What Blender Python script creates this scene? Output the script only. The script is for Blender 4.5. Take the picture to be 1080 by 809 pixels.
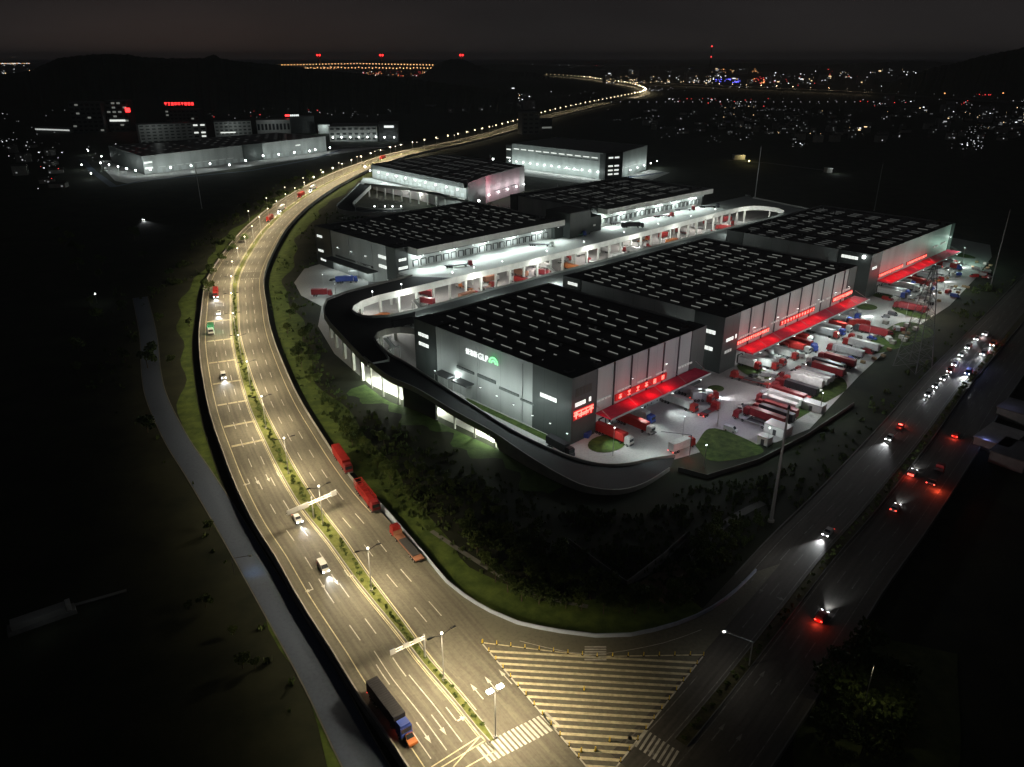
import bpy, math, random
from mathutils import Vector, Matrix
from mathutils.geometry import tessellate_polygon
random.seed(7)
for o in list(bpy.data.objects): bpy.data.objects.remove(o)
S = bpy.context.scene
COL = S.collection

# ------------------------------------------------------------------ camera
H = 120.0; FPX = 800.0; PITCH = math.atan(344.5 / 800.0)
cam = bpy.data.cameras.new('camera'); cam.sensor_width = 36; cam.lens = 36 * 800 / 1080
cam.clip_start = 1; cam.clip_end = 60000
co = bpy.data.objects.new('camera', cam); COL.objects.link(co)
co.location = (0, 0, H); co.rotation_euler = (math.pi / 2 - PITCH, 0, 0); S.camera = co

# ------------------------------------------------------------------ night sky, faint fill light, exposure
w = bpy.data.worlds.new("World"); S.world = w; w.use_nodes = True
nt = w.node_tree; nt.nodes.clear()
out = nt.nodes.new('ShaderNodeOutputWorld'); bg = nt.nodes.new('ShaderNodeBackground')
tc = nt.nodes.new('ShaderNodeTexCoord'); sep = nt.nodes.new('ShaderNodeSeparateXYZ')
nt.links.new(tc.outputs['Generated'], sep.inputs[0])
rp = nt.nodes.new('ShaderNodeValToRGB'); nt.links.new(sep.outputs['Z'], rp.inputs[0])
e = rp.color_ramp.elements
e[0].position = 0.0; e[0].color = (.0200, .0172, .0165, 1)
e[1].position = 1.0; e[1].color = (.0100, .0105, .0120, 1)
k = e.new(0.03); k.color = (.0165, .0146, .0145, 1)
k = e.new(0.12); k.color = (.0088, .0080, .0084, 1)
# town glow low over the far bridge
dotn = nt.nodes.new('ShaderNodeVectorMath'); dotn.operation = 'DOT_PRODUCT'
gd = Vector((-.33, .944, .0)).normalized(); dotn.inputs[1].default_value = gd
nt.links.new(tc.outputs['Generated'], dotn.inputs[0])
mr = nt.nodes.new('ShaderNodeMapRange'); mr.inputs[1].default_value = .93; mr.inputs[2].default_value = 1.0
mr.inputs[3].default_value = 0; mr.inputs[4].default_value = 1
nt.links.new(dotn.outputs['Value'], mr.inputs[0])
pw = nt.nodes.new('ShaderNodeMath'); pw.operation = 'POWER'; pw.inputs[1].default_value = 2.2
nt.links.new(mr.outputs[0], pw.inputs[0])
zr = nt.nodes.new('ShaderNodeMapRange'); zr.inputs[1].default_value = .075; zr.inputs[2].default_value = -.01
zr.inputs[3].default_value = 0; zr.inputs[4].default_value = 1
nt.links.new(sep.outputs['Z'], zr.inputs[0])
mu = nt.nodes.new('ShaderNodeMath'); mu.operation = 'MULTIPLY'
nt.links.new(pw.outputs[0], mu.inputs[0]); nt.links.new(zr.outputs[0], mu.inputs[1])
mx = nt.nodes.new('ShaderNodeMixRGB'); mx.blend_type = 'ADD'; mx.inputs[2].default_value = (.016, .0065, .003, 1)
nt.links.new(mu.outputs[0], mx.inputs[0]); nt.links.new(rp.outputs[0], mx.inputs[1])
cn = nt.nodes.new('ShaderNodeTexNoise'); cn.inputs['Scale'].default_value = 2.2; cn.inputs['Detail'].default_value = 5
cmap = nt.nodes.new('ShaderNodeMapping'); cmap.inputs['Scale'].default_value = (1, 1, 5); nt.links.new(tc.outputs['Generated'], cmap.inputs[0]); nt.links.new(cmap.outputs[0], cn.inputs['Vector'])
cr2 = nt.nodes.new('ShaderNodeMapRange'); cr2.inputs[1].default_value = .3; cr2.inputs[2].default_value = .7; cr2.inputs[3].default_value = .78; cr2.inputs[4].default_value = 1.25; nt.links.new(cn.outputs['Fac'], cr2.inputs[0])
vm = nt.nodes.new('ShaderNodeVectorMath'); vm.operation = 'SCALE'; nt.links.new(mx.outputs[0], vm.inputs[0]); nt.links.new(cr2.outputs[0], vm.inputs['Scale'])
nt.links.new(vm.outputs[0], bg.inputs[0]); bg.inputs[1].default_value = 1.08
nt.links.new(bg.outputs[0], out.inputs[0])
ml = bpy.data.lights.new('fill_sun', 'SUN'); ml.energy = .005; ml.angle = math.radians(3); ml.color = (.8, .9, 1)  # faint cool fill added so the ground and far hills read
mo = bpy.data.objects.new('fill_sun', ml); COL.objects.link(mo); mo.rotation_euler = (math.radians(40), math.radians(-15), 0)
S.view_settings.view_transform = 'Standard'; S.view_settings.look = 'None'
S.view_settings.exposure = 0.0; S.view_settings.gamma = 1
S.cycles.use_denoising = True; S.cycles.use_light_tree = True
S.cycles.max_bounces = 4; S.cycles.diffuse_bounces = 2; S.cycles.glossy_bounces = 2
S.cycles.transparent_max_bounces = 4; S.cycles.caustics_reflective = False; S.cycles.caustics_refractive = False
S.cycles.sample_clamp_indirect = 3

# ------------------------------------------------------------------ frames
cp, sp = math.cos(PITCH), math.sin(PITCH)
def gp(x, y, z=0.0):
    """ground position (height z) seen at a point of the survey photograph"""
    X = (x - 540) / FPX; Y = (404.5 - y) / FPX
    dx, dy, dz = X, cp + Y * sp, -sp + Y * cp
    t = (z - H) / dz
    return Vector((dx * t, dy * t, z))
RZ = math.radians(43.5); cq, sq = math.cos(RZ), math.sin(RZ)
def Q(a, c, z=0.0):                      # park grid: a along the docks, c towards the highway
    return Vector((a * cq - c * sq, a * sq + c * cq, z))
def toQ(p): return (p.x * cq + p.y * sq, -p.x * sq + p.y * cq)
def ql(x, y, z=0.0): return toQ(gp(x, y, z))

# ------------------------------------------------------------------ materials
MATS = {}
def mat(name, col, rough=.8, metal=0.0, noise=0.0, scale=.2, emit=None, estr=0.0, spec=.3, col2=None, detail=4):
    if name in MATS: return MATS[name]
    m = bpy.data.materials.new(name); m.use_nodes = True; n = m.node_tree.nodes; l = m.node_tree.links
    b = n['Principled BSDF']; b.inputs['Base Color'].default_value = (*col, 1)
    b.inputs['Roughness'].default_value = rough; b.inputs['Metallic'].default_value = metal
    b.inputs['Specular IOR Level'].default_value = spec
    if noise or col2:
        t = n.new('ShaderNodeTexCoord'); no = n.new('ShaderNodeTexNoise'); no.inputs['Scale'].default_value = scale
        no.inputs['Detail'].default_value = detail; no.inputs['Roughness'].default_value = .62
        l.new(t.outputs['Object'], no.inputs['Vector'])
        r = n.new('ShaderNodeValToRGB'); l.new(no.outputs['Fac'], r.inputs[0])
        c2 = col2 or tuple(min(1, c * (1 + noise)) for c in col); c1 = tuple(c * (1 - noise) for c in col) if not col2 else col
        r.color_ramp.elements[0].position = .35; r.color_ramp.elements[0].color = (*c1, 1)
        r.color_ramp.elements[1].position = .68; r.color_ramp.elements[1].color = (*c2, 1)
        l.new(r.outputs[0], b.inputs['Base Color'])
    if emit:
        b.inputs['Emission Color'].default_value = (*emit, 1); b.inputs['Emission Strength'].default_value = estr
        m.cycles.emission_sampling = 'NONE'
    MATS[name] = m; return m

def mat_asphalt(name, col, wear, uv=False):
    m = bpy.data.materials.new(name); m.use_nodes = True; n = m.node_tree.nodes; l = m.node_tree.links
    b = n['Principled BSDF']; b.inputs['Roughness'].default_value = .82; b.inputs['Specular IOR Level'].default_value = .35
    t = n.new('ShaderNodeTexCoord')
    n1 = n.new('ShaderNodeTexNoise'); n1.inputs['Scale'].default_value = .045; n1.inputs['Detail'].default_value = 6
    n2 = n.new('ShaderNodeTexNoise'); n2.inputs['Scale'].default_value = 1.3; n2.inputs['Detail'].default_value = 5
    n3 = n.new('ShaderNodeTexNoise'); n3.inputs['Scale'].default_value = 12; n3.inputs['Detail'].default_value = 2
    for q in (n1, n2, n3): l.new(t.outputs['Object'], q.inputs['Vector'])
    a1 = n.new('ShaderNodeMath'); a1.operation = 'MULTIPLY_ADD'; a1.inputs[1].default_value = .55
    l.new(n1.outputs['Fac'], a1.inputs[0]); l.new(n2.outputs['Fac'], a1.inputs[2])
    a2 = n.new('ShaderNodeMath'); a2.operation = 'MULTIPLY_ADD'; a2.inputs[1].default_value = .35
    l.new(n3.outputs['Fac'], a2.inputs[0]); l.new(a1.outputs[0], a2.inputs[2])
    r = n.new('ShaderNodeValToRGB'); l.new(a2.outputs[0], r.inputs[0])
    r.color_ramp.elements[0].position = .65; r.color_ramp.elements[1].position = 1.2
    r.color_ramp.elements[0].position = .62; r.color_ramp.elements[1].position = 1.0
    r.color_ramp.elements[0].color = (*[c * (1 - wear) for c in col], 1); r.color_ramp.elements[1].color = (*[c * (1 + wear) for c in col], 1)
    l.new(r.outputs[0], b.inputs['Base Color'])
    bp = n.new('ShaderNodeBump'); bp.inputs['Strength'].default_value = .25; bp.inputs['Distance'].default_value = .05
    l.new(n3.outputs['Fac'], bp.inputs['Height']); l.new(bp.outputs[0], b.inputs['Normal'])
    if uv:
        u = n.new('ShaderNodeUVMap'); sx_ = n.new('ShaderNodeSeparateXYZ'); l.new(u.outputs[0], sx_.inputs[0])
        mp = n.new('ShaderNodeMapping'); mp.inputs['Scale'].default_value = (.012, .9, 1); l.new(u.outputs[0], mp.inputs[0])
        n4 = n.new('ShaderNodeTexNoise'); n4.inputs['Scale'].default_value = 1.0; n4.inputs['Detail'].default_value = 5; l.new(mp.outputs[0], n4.inputs['Vector'])
        mp2 = n.new('ShaderNodeMapping'); mp2.inputs['Scale'].default_value = (.035, .267, 1); l.new(u.outputs[0], mp2.inputs[0])
        vo = n.new('ShaderNodeTexVoronoi'); vo.distance = 'CHEBYCHEV'; vo.inputs['Randomness'].default_value = .6; l.new(mp2.outputs[0], vo.inputs['Vector']); vs = n.new('ShaderNodeSeparateColor'); l.new(vo.outputs['Color'], vs.inputs[0])
        f1 = n.new('ShaderNodeMapRange'); f1.inputs[1].default_value = .3; f1.inputs[2].default_value = .7; f1.inputs[3].default_value = .74; f1.inputs[4].default_value = 1.18; l.new(n4.outputs['Fac'], f1.inputs[0])
        f2 = n.new('ShaderNodeMapRange'); f2.inputs[3].default_value = .88; f2.inputs[4].default_value = 1.1; l.new(vs.outputs[0], f2.inputs[0])
        mm = n.new('ShaderNodeMath'); mm.operation = 'MULTIPLY'; l.new(f1.outputs[0], mm.inputs[0]); l.new(f2.outputs[0], mm.inputs[1])
        sc_ = n.new('ShaderNodeVectorMath'); sc_.operation = 'SCALE'; l.new(r.outputs[0], sc_.inputs[0]); l.new(mm.outputs[0], sc_.inputs['Scale']); l.new(sc_.outputs[0], b.inputs['Base Color'])
    MATS[name] = m; return m

def mat_panel(name, col, pitch, rough=.5):
    """ribbed steel cladding with joints every pitch metres along the wall"""
    m = bpy.data.materials.new(name); m.use_nodes = True; n = m.node_tree.nodes; l = m.node_tree.links
    b = n['Principled BSDF']; b.inputs['Roughness'].default_value = rough; b.inputs['Specular IOR Level'].default_value = .3
    t = n.new('ShaderNodeTexCoord'); s_ = n.new('ShaderNodeSeparateXYZ'); l.new(t.outputs['Object'], s_.inputs[0])
    ad = n.new('ShaderNodeMath'); ad.operation = 'ADD'; l.new(s_.outputs[0], ad.inputs[0]); l.new(s_.outputs[1], ad.inputs[1])
    md = n.new('ShaderNodeMath'); md.operation = 'PINGPONG'; md.inputs[1].default_value = pitch / 2; l.new(ad.outputs[0], md.inputs[0])
    cmp_ = n.new('ShaderNodeMath'); cmp_.operation = 'LESS_THAN'; cmp_.inputs[1].default_value = .05; l.new(md.outputs[0], cmp_.inputs[0])
    no = n.new('ShaderNodeTexNoise'); no.inputs['Scale'].default_value = .12; no.inputs['Detail'].default_value = 5
    mp = n.new('ShaderNodeMapping'); mp.inputs['Scale'].default_value = (1, 1, .25)
    l.new(t.outputs['Object'], mp.inputs[0]); l.new(mp.outputs[0], no.inputs['Vector'])
    r = n.new('ShaderNodeValToRGB'); l.new(no.outputs['Fac'], r.inputs[0])
    r.color_ramp.elements[0].position = .3; r.color_ramp.elements[1].position = .7
    r.color_ramp.elements[0].color = (*[c * .82 for c in col], 1); r.color_ramp.elements[1].color = (*[min(1, c * 1.1) for c in col], 1)
    mi = n.new('ShaderNodeMixRGB'); l.new(cmp_.outputs[0], mi.inputs[0]); l.new(r.outputs[0], mi.inputs[1])
    mi.inputs[2].default_value = (*[c * .45 for c in col], 1); l.new(mi.outputs[0], b.inputs['Base Color'])
    wv = n.new('ShaderNodeMath'); wv.operation = 'PINGPONG'; wv.inputs[1].default_value = .17; l.new(ad.outputs[0], wv.inputs[0])
    bp = n.new('ShaderNodeBump'); bp.inputs['Strength'].default_value = .35; bp.inputs['Distance'].default_value = .05
    l.new(wv.outputs[0], bp.inputs['Height']); l.new(bp.outputs[0], b.inputs['Normal'])
    MATS[name] = m; return m

def emis(name, col, s, base=(.6, .6, .6)): return mat(name, base, emit=col, estr=s)

asphalt = mat_asphalt('asphalt', (.120, .115, .088), .20)
asphalt_uv = mat_asphalt('worn_asphalt', (.120, .112, .088), .16, True)
asphalt_dk = mat_asphalt('dimmed_worn_asphalt', (.070, .066, .058), .16, True)  # weak light on the cross road put into a darker base colour
asphalt2 = mat_asphalt('ramp_asphalt', (.020, .020, .022), .25)
ground_m = mat('night_ground', (.008, .012, .006), .95, col2=(.028, .032, .016), scale=.06, detail=9)
verge_m = mat('verge_grass', (.036, .064, .010), .95, col2=(.095, .135, .026), scale=.25, detail=8)
lawn_m = mat('lawn_grass', (.02, .042, .008), .95, col2=(.075, .115, .022), scale=.4, detail=8)
median_m = mat('median_grass', (.08, .10, .02), .95, col2=(.16, .17, .05), scale=.8, detail=8)
leaf_m = mat('foliage', (.055, .09, .022), .85, col2=(.12, .15, .04), scale=1.2)
leaf2_m = mat('foliage_dark', (.035, .062, .018), .85, col2=(.085, .115, .032), scale=1.0)
bark_m = mat('bark', (.09, .07, .05), .9, noise=.3, scale=3)
conc = mat('concrete', (.34, .33, .31), .85, noise=.18, scale=.15)
conc_yard = mat_asphalt('yard_concrete', (.36, .35, .345), .14)
conc_deck = mat_asphalt('deck_concrete', (.42, .43, .42), .10)
conc_road = mat_asphalt('sky_tinted_concrete', (.065, .085, .13), .14)  # blue cast of the sky put into the base colour
conc_dark = mat('concrete_dark', (.14, .14, .135), .85, noise=.2, scale=.2)
soil = mat('bare_soil', (.10, .075, .05), .95, col2=(.17, .125, .08), scale=.12, detail=8)
roof_m = mat('roof_sheet', (.030, .031, .034), .42, col2=(.055, .057, .062), scale=.07, detail=8)
pale = mat_panel('pale_cladding', (.42, .43, .42), 11.5)
pale2 = mat_panel('parapet_cladding', (.70, .70, .66), 12)
pink = mat_panel('rose_cladding', (.52, .40, .43), 12)
dark = mat_panel('charcoal_cladding', (.055, .062, .060), 6)
steel = mat('galvanised_steel', (.45, .45, .45), .5, .6)
dsteel = mat('dark_steel', (.08, .08, .085), .6, .3)
white_p = mat('white_paint', (.75, .75, .73), .6)
paint_y = mat('road_paint_yellow', (.44, .40, .26), .7, col2=(.72, .67, .46), scale=.9, detail=9)
paint_w = mat('road_paint_white', (.36, .35, .31), .7, col2=(.62, .61, .56), scale=.9, detail=9)
paint_dk = mat('dimmed_worn_paint', (.09, .088, .08), .8, col2=(.26, .255, .24), scale=.8, detail=9)  # worn markings, darkened to paint in the cross road's dimness
yellow_p = mat('yellow_plastic', (.75, .55, .06), .5)
glass_d = mat('dark_glass', (.03, .035, .04), .12, spec=.6)
rubber = mat('rubber', (.02, .02, .02), .9)
red_lit_canopy = mat('red_lit_canopy_sheet', (.70, .04, .10), .6, noise=.12, scale=.4)  # red light of the signs put into the sheet colour
red_box = mat('red_board', (.5, .02, .02), .5, emit=(1, .02, .02), estr=.13)
glyph_r = emis('red_sign_light', (1, .15, .10), 2.2)
glyph_w = emis('white_sign_light', (.93, 1, .96), 1.15)
glyph_g = emis('green_sign_light', (.22, 1, .35), 1.1)
win_e = emis('window_light', (.95, 1, .93), .95)
win_dim = emis('window_light_dim', (.9, .95, .85), .16)
sky_e = emis('skylight_glow', (.95, 1, .9), .17, (.1, .1, .1))
sky_e2 = emis('skylight_glow_faint', (.9, .95, .9), .07, (.1, .1, .1))
sky_e3 = emis('skylight_glow_uneven', (.95, 1, .9), .12, (.1, .1, .1))
head_w = emis('cool_lamp_head', (.93, 1, .97), 14)
head_y = emis('warm_lamp_head', (1, .86, .55), 9)
head_off = mat('lamp_housing', (.3, .3, .3), .5, .5)
hl_e = emis('headlight_glow', (.95, .98, 1), 22)
tl_e = emis('tail_light_glow', (1, .05, .03), 7)
blue_e = emis('blue_glow', (.1, .15, 1), 2.5)
green_e = emis('green_glow', (.15, 1, .5), 3)
red_e = emis('red_glow', (1, .05, .04), 6)
red_s = emis('red_letters_glow', (1, .03, .03), 4)
orange_e = emis('orange_glow', (1, .45, .15), 4)

# ------------------------------------------------------------------ mesh builder
class MB:
    def __init__(s): s.v = []; s.f = []; s.m = []
    def face(s, pts, mi=0):
        n = len(s.v); s.v += [tuple(p) for p in pts]; s.f.append(tuple(range(n, n + len(pts)))); s.m.append(mi)
    def box(s, x0, x1, y0, y1, z0, z1, mi=0, M=None, taper=0):
        t = taper
        c = [(x0, y0, z0), (x1, y0, z0), (x1, y1, z0), (x0, y1, z0), (x0 + t, y0 + t, z1), (x1 - t, y0 + t, z1), (x1 - t, y1 - t, z1), (x0 + t, y1 - t, z1)]
        if M: c = [tuple(M @ Vector(p)) for p in c]
        n = len(s.v); s.v += c
        for q in ((3, 2, 1, 0), (4, 5, 6, 7), (0, 1, 5, 4), (1, 2, 6, 5), (2, 3, 7, 6), (3, 0, 4, 7)):
            s.f.append(tuple(n + i for i in q)); s.m.append(mi)
        return s
    def prism(s, poly, z0, z1, mi=0, mtop=None, holes=()):
        n = len(poly); A = sum(poly[i][0] * poly[(i + 1) % n][1] - poly[(i + 1) % n][0] * poly[i][1] for i in range(n))
        if A < 0: poly = poly[::-1]
        zz0 = z0 if callable(z0) else (lambda x, y: z0); zz1 = z1 if callable(z1) else (lambda x, y: z1)
        loops = [[Vector((x, y, 0)) for x, y in poly]] + [[Vector((x, y, 0)) for x, y in h] for h in holes]
        flat = [p for L_ in loops for p in L_]; tris = tessellate_polygon(loops)
        b = len(s.v); s.v += [(p.x, p.y, zz1(p.x, p.y)) for p in flat]; k = len(s.v); s.v += [(p.x, p.y, zz0(p.x, p.y)) for p in flat]
        for t in tris:
            p, q, r = (flat[i] for i in t); up = (q - p).cross(r - p).z > 0; t = t if up else t[::-1]
            s.f.append(tuple(b + i for i in t)); s.m.append(mi if mtop is None else mtop)
            s.f.append(tuple(k + i for i in t[::-1])); s.m.append(mi)
        o = 0
        for li, L_ in enumerate(loops):
            m_ = len(L_)
            for i in range(m_):
                j = (i + 1) % m_; s.f.append((k + o + i, k + o + j, b + o + j, b + o + i)); s.m.append(mi)
            o += m_
        return s
    def tube(s, p0, p1, r0, r1=None, n=6, mi=0, cap=True):
        r1 = r0 if r1 is None else r1; p0 = Vector(p0); p1 = Vector(p1); d = (p1 - p0).normalized()
        u = d.orthogonal().normalized(); v = d.cross(u); b = len(s.v)
        for p, r in ((p0, r0), (p1, r1)):
            for i in range(n):
                a = 2 * math.pi * i / n; s.v.append(tuple(p + (u * math.cos(a) + v * math.sin(a)) * r))
        for i in range(n):
            j = (i + 1) % n; s.f.append((b + i, b + j, b + n + j, b + n + i)); s.m.append(mi)
        if cap:
            s.f.append(tuple(b + i for i in range(n))[::-1]); s.m.append(mi); s.f.append(tuple(b + n + i for i in range(n))); s.m.append(mi)
        return s
    def ball(s, c, r, mi=0, sz=1.0, seg=6, ring=4):
        b = len(s.v); cx, cy, cz = c
        for i in range(ring + 1):
            t = math.pi * i / ring
            for j in range(seg):
                a = 2 * math.pi * j / seg; s.v.append((cx + r * math.sin(t) * math.cos(a), cy + r * math.sin(t) * math.sin(a), cz + r * sz * math.cos(t)))
        for i in range(ring):
            for j in range(seg):
                s.f.append((b + i * seg + j, b + (i + 1) * seg + j, b + (i + 1) * seg + (j + 1) % seg, b + i * seg + (j + 1) % seg)); s.m.append(mi)
        return s
    def strip(s, pts, z, width=None, mi=0):
        """flat ribbon along pts (x,y), given width, at height z"""
        L_, R_ = offset(pts, width / 2), offset(pts, -width / 2)
        for i in range(len(pts) - 1):
            s.face([(*R_[i], z), (*R_[i + 1], z), (*L_[i + 1], z), (*L_[i], z)], mi)
        return s
    def wall(s, pts, z0, z1, th, mi=0, closed=False):
        """upright wall of thickness th following pts; z0/z1 may be lists"""
        n = len(pts); Z0 = z0 if isinstance(z0, list) else [z0] * n; Z1 = z1 if isinstance(z1, list) else [z1] * n
        A, B = offset(pts, th / 2, closed), offset(pts, -th / 2, closed)
        b = len(s.v)
        for i in range(n): s.v += [(*A[i], Z0[i]), (*A[i], Z1[i]), (*B[i], Z1[i]), (*B[i], Z0[i])]
        for i in range(n if closed else n - 1):
            p, q = b + 4 * i, b + 4 * ((i + 1) % n)
            for k in range(4): s.f.append((p + k, q + k, q + (k + 1) % 4, p + (k + 1) % 4)); s.m.append(mi)
        if not closed:
            s.f.append((b, b + 1, b + 2, b + 3)); s.m.append(mi); e_ = b + 4 * (n - 1); s.f.append((e_ + 3, e_ + 2, e_ + 1, e_)); s.m.append(mi)
        return s
    def mesh(s, name, mats, uvs=None):
        me = bpy.data.meshes.new(name); me.from_pydata(s.v, [], s.f)
        if uvs:
            ul = me.uv_layers.new(name='UVMap'); ul.data.foreach_set('uv', [c for p in me.polygons for vi in p.vertices for c in uvs[vi]])
        for m in (mats if isinstance(mats, (list, tuple)) else [mats]): me.materials.append(m)
        if any(s.m): me.polygons.foreach_set('material_index', s.m)
        me.update(); return me
    def build(s, name, mats, parent=None, loc=None, rz=0):
        return mk(name, s.mesh(name, mats), parent, loc, rz)

def mk(name, me, parent=None, loc=None, rz=0):
    o = bpy.data.objects.new(name, me); COL.objects.link(o)
    if parent: o.parent = parent
    if loc is not None: o.location = loc
    if rz: o.rotation_euler.z = rz
    return o
def tag(o, label=None, cat=None, group=None, kind=None):
    if label: o['label'] = label
    if cat: o['category'] = cat
    if group: o['group'] = group
    if kind: o['kind'] = kind
    return o
def thing(name, label, cat, loc, rz=0, group=None):
    return tag(mk(name, None, None, loc, rz), label, cat, group)
def struct(o): o['kind'] = 'structure'; return o
def dup(root, loc, rz, label=None, group=None):
    r = root.copy(); COL.objects.link(r); r.location = loc; r.rotation_euler.z = rz
    if label: r['label'] = label
    if group: r['group'] = group
    for ch in list(root.children):
        c = ch.copy(); COL.objects.link(c); c.parent = r
        for g in list(ch.children):
            d = g.copy(); COL.objects.link(d); d.parent = c
    return r
def offset(pts, d, closed=False):
    out_ = []; n = len(pts)
    for i, p in enumerate(pts):
        a = pts[(i - 1) % n] if (i > 0 or closed) else p; b = pts[(i + 1) % n] if (i < n - 1 or closed) else p
        dx, dy = b[0] - a[0], b[1] - a[1]; l = math.hypot(dx, dy) or 1
        out_.append((p[0] - dy / l * d, p[1] + dx / l * d))
    return out_
def smooth(pts, step=6.0):
    """Catmull-Rom through pts, resampled"""
    P_ = [Vector(p) for p in pts]; P_ = [P_[0] * 2 - P_[1]] + P_ + [P_[-1] * 2 - P_[-2]]; o_ = []
    for i in range(1, len(P_) - 2):
        a, b, c, d = P_[i - 1:i + 3]; n = max(1, int((c - b).length / step))
        for k_ in range(n):
            t = k_ / n; o_.append(tuple(.5 * ((2 * b) + (c - a) * t + (2 * a - 5 * b + 4 * c - d) * t * t + (3 * b - a - 3 * c + d) * t ** 3)))
    o_.append(tuple(P_[-2])); return o_
ORD = 'first second third fourth fifth sixth seventh eighth ninth tenth eleventh twelfth thirteenth fourteenth fifteenth sixteenth seventeenth eighteenth nineteenth'.split()
TENS = ['', '', 'twenty', 'thirty', 'forty', 'fifty', 'sixty', 'seventy', 'eighty', 'ninety']
TTH = ['', '', 'twentieth', 'thirtieth', 'fortieth', 'fiftieth', 'sixtieth', 'seventieth', 'eightieth', 'ninetieth']
def ordn(i):
    i += 1; h = ''
    if i >= 100:
        if i == 100: return 'hundredth'
        h = 'hundred and '; i -= 100
    if i < 20: return h + ORD[i - 1]
    return h + (TTH[i // 10] if i % 10 == 0 else TENS[i // 10] + '-' + ORD[i % 10 - 1])
def light(kind, loc, power, col, parent=None, soft=.25, ang=150, blend=.6, rot=None, name='lamp_light'):
    l = bpy.data.lights.new(name, kind); l.energy = power; l.color = col; l.shadow_soft_size = soft
    if kind == 'SPOT': l.spot_size = math.radians(ang); l.spot_blend = blend
    o = bpy.data.objects.new(name, l); COL.objects.link(o); o.location = loc
    if rot is not None: o.rotation_euler = rot
    if parent: o.parent = parent
    return o
LIGHTCACHE = {}
def light_shared(key, loc, parent=None, rot=None, **kw):
    """lamps of one kind share their light data"""
    if key not in LIGHTCACHE:
        o = light(loc=loc, parent=parent, rot=rot, **kw); LIGHTCACHE[key] = o.data; return o
    o = bpy.data.objects.new('lamp_light', LIGHTCACHE[key]); COL.objects.link(o); o.location = loc
    if rot is not None: o.rotation_euler = rot
    if parent: o.parent = parent
    return o
WARM = (1, .82, .53); COOL = (.86, 1, .95)

# ================================================================== GROUND
ZR = 1.5
g = MB(); R_ = 42000
g.face([(-R_, -800, -.02), (R_, -800, -.02), (R_, R_, -.02), (-R_, R_, -.02)])
struct(g.build('ground', ground_m))

# ------------------------------------------------------------------ highway
CL = smooth([(26, 66), (12, 84.5), (-.5, 100), (-5.4, 107.3), (-11.4, 116), (-18.6, 125.7), (-23.7, 133.8), (-37.3, 153.9), (-46.6, 168.9), (-58.1, 186.1), (-69.7, 206.1),
             (-81.2, 227.8), (-93.5, 251.9), (-108.7, 285.4), (-126.2, 327.4), (-140.7, 368.3), (-162, 435.5), (-179, 528.2), (-186.5, 589), (-191, 665),
             (-190, 760), (-181, 870), (-166, 960), (-148, 1035), (-118, 1110), (-74, 1210), (0, 1435), (80, 1733), (182, 2030), (317, 2392), (427, 2690),
             (485, 2954), (516, 3461), (490, 4050), (394, 4922), (206, 5568)], 6)
def arc(pts):
    s_ = [0]
    for a, b in zip(pts, pts[1:]): s_.append(s_[-1] + math.hypot(b[0] - a[0], b[1] - a[1]))
    return s_
CLS = arc(CL)
def along(pts, ss, s_):
    s_ = max(0, min(ss[-1] - 1e-6, s_))
    lo, hi = 0, len(ss) - 1
    while hi - lo > 1:
        m_ = (lo + hi) // 2
        if ss[m_] <= s_: lo = m_
        else: hi = m_
    t = (s_ - ss[lo]) / (ss[hi] - ss[lo]); a, b = pts[lo], pts[hi]; d = Vector((b[0] - a[0], b[1] - a[1])).normalized()
    return Vector((a[0] + (b[0] - a[0]) * t, a[1] + (b[1] - a[1]) * t)), d
def nearest(pts, ss, p):
    best = (1e18, 0)
    for i in range(len(pts) - 1):
        a = Vector(pts[i][:2]); b = Vector(pts[i + 1][:2]); d = b - a; q = Vector((p[0], p[1]))
        t = max(0, min(1, (q - a).dot(d) / d.dot(d))); l = (q - a - d * t).length
        if l < best[0]: best = (l, ss[i] + t * d.length)
    return best[1]
def off_pts(pts, ss, s0, s1, d, step=6):
    n = max(1, int((s1 - s0) / step)); o_ = []
    for i in range(n + 1):
        p, t = along(pts, ss, s0 + (s1 - s0) * i / n); o_.append((p.x - t.y * d, p.y + t.x * d))
    return o_
S_END = CLS[-1]
S_MED = nearest(CL, CLS, (-3.6, 104.8))          # median nose
SFAR = 1400
# left of travel away = west side: positive offset
PROF = lambda s_: 16.0
# surface
g = MB()
Lp = off_pts(CL, CLS, 0, S_END, 16.2, 8); Rp = off_pts(CL, CLS, 0, S_END, -15.8, 8)
n = len(Lp)
for i in range(n - 1):
    g.face([(*Rp[i], ZR), (*Rp[i + 1], ZR), (*Lp[i + 1], ZR), (*Lp[i], ZR)])
uvs = [c for i in range(n - 1) for c in ((i * 8, 0), (i * 8 + 8, 0), (i * 8 + 8, 32), (i * 8, 32))]
struct(mk('highway_road', g.mesh('highway_road', asphalt_uv, uvs)))
g = MB()      # embankment walls of the carriageway
g.wall(off_pts(CL, CLS, 0, 2500, 16.3, 10), -.3, ZR - .02, .4)
struct(g.build('highway_embankment', conc_dark))

# right flare edge of the junction (inner kerb of the slip lane)
RRpx = [(421, 555), (452.7, 592.3), (471, 614.5), (489.7, 629.4), (517.5, 646), (545.4, 658), (591, 667.3), (628.3, 672), (665, 671), (714, 659), (750, 643), (776, 623.7), (797, 603)]
RR = smooth([tuple(gp(x, y, ZR)[:2]) for x, y in RRpx], 4)
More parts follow.
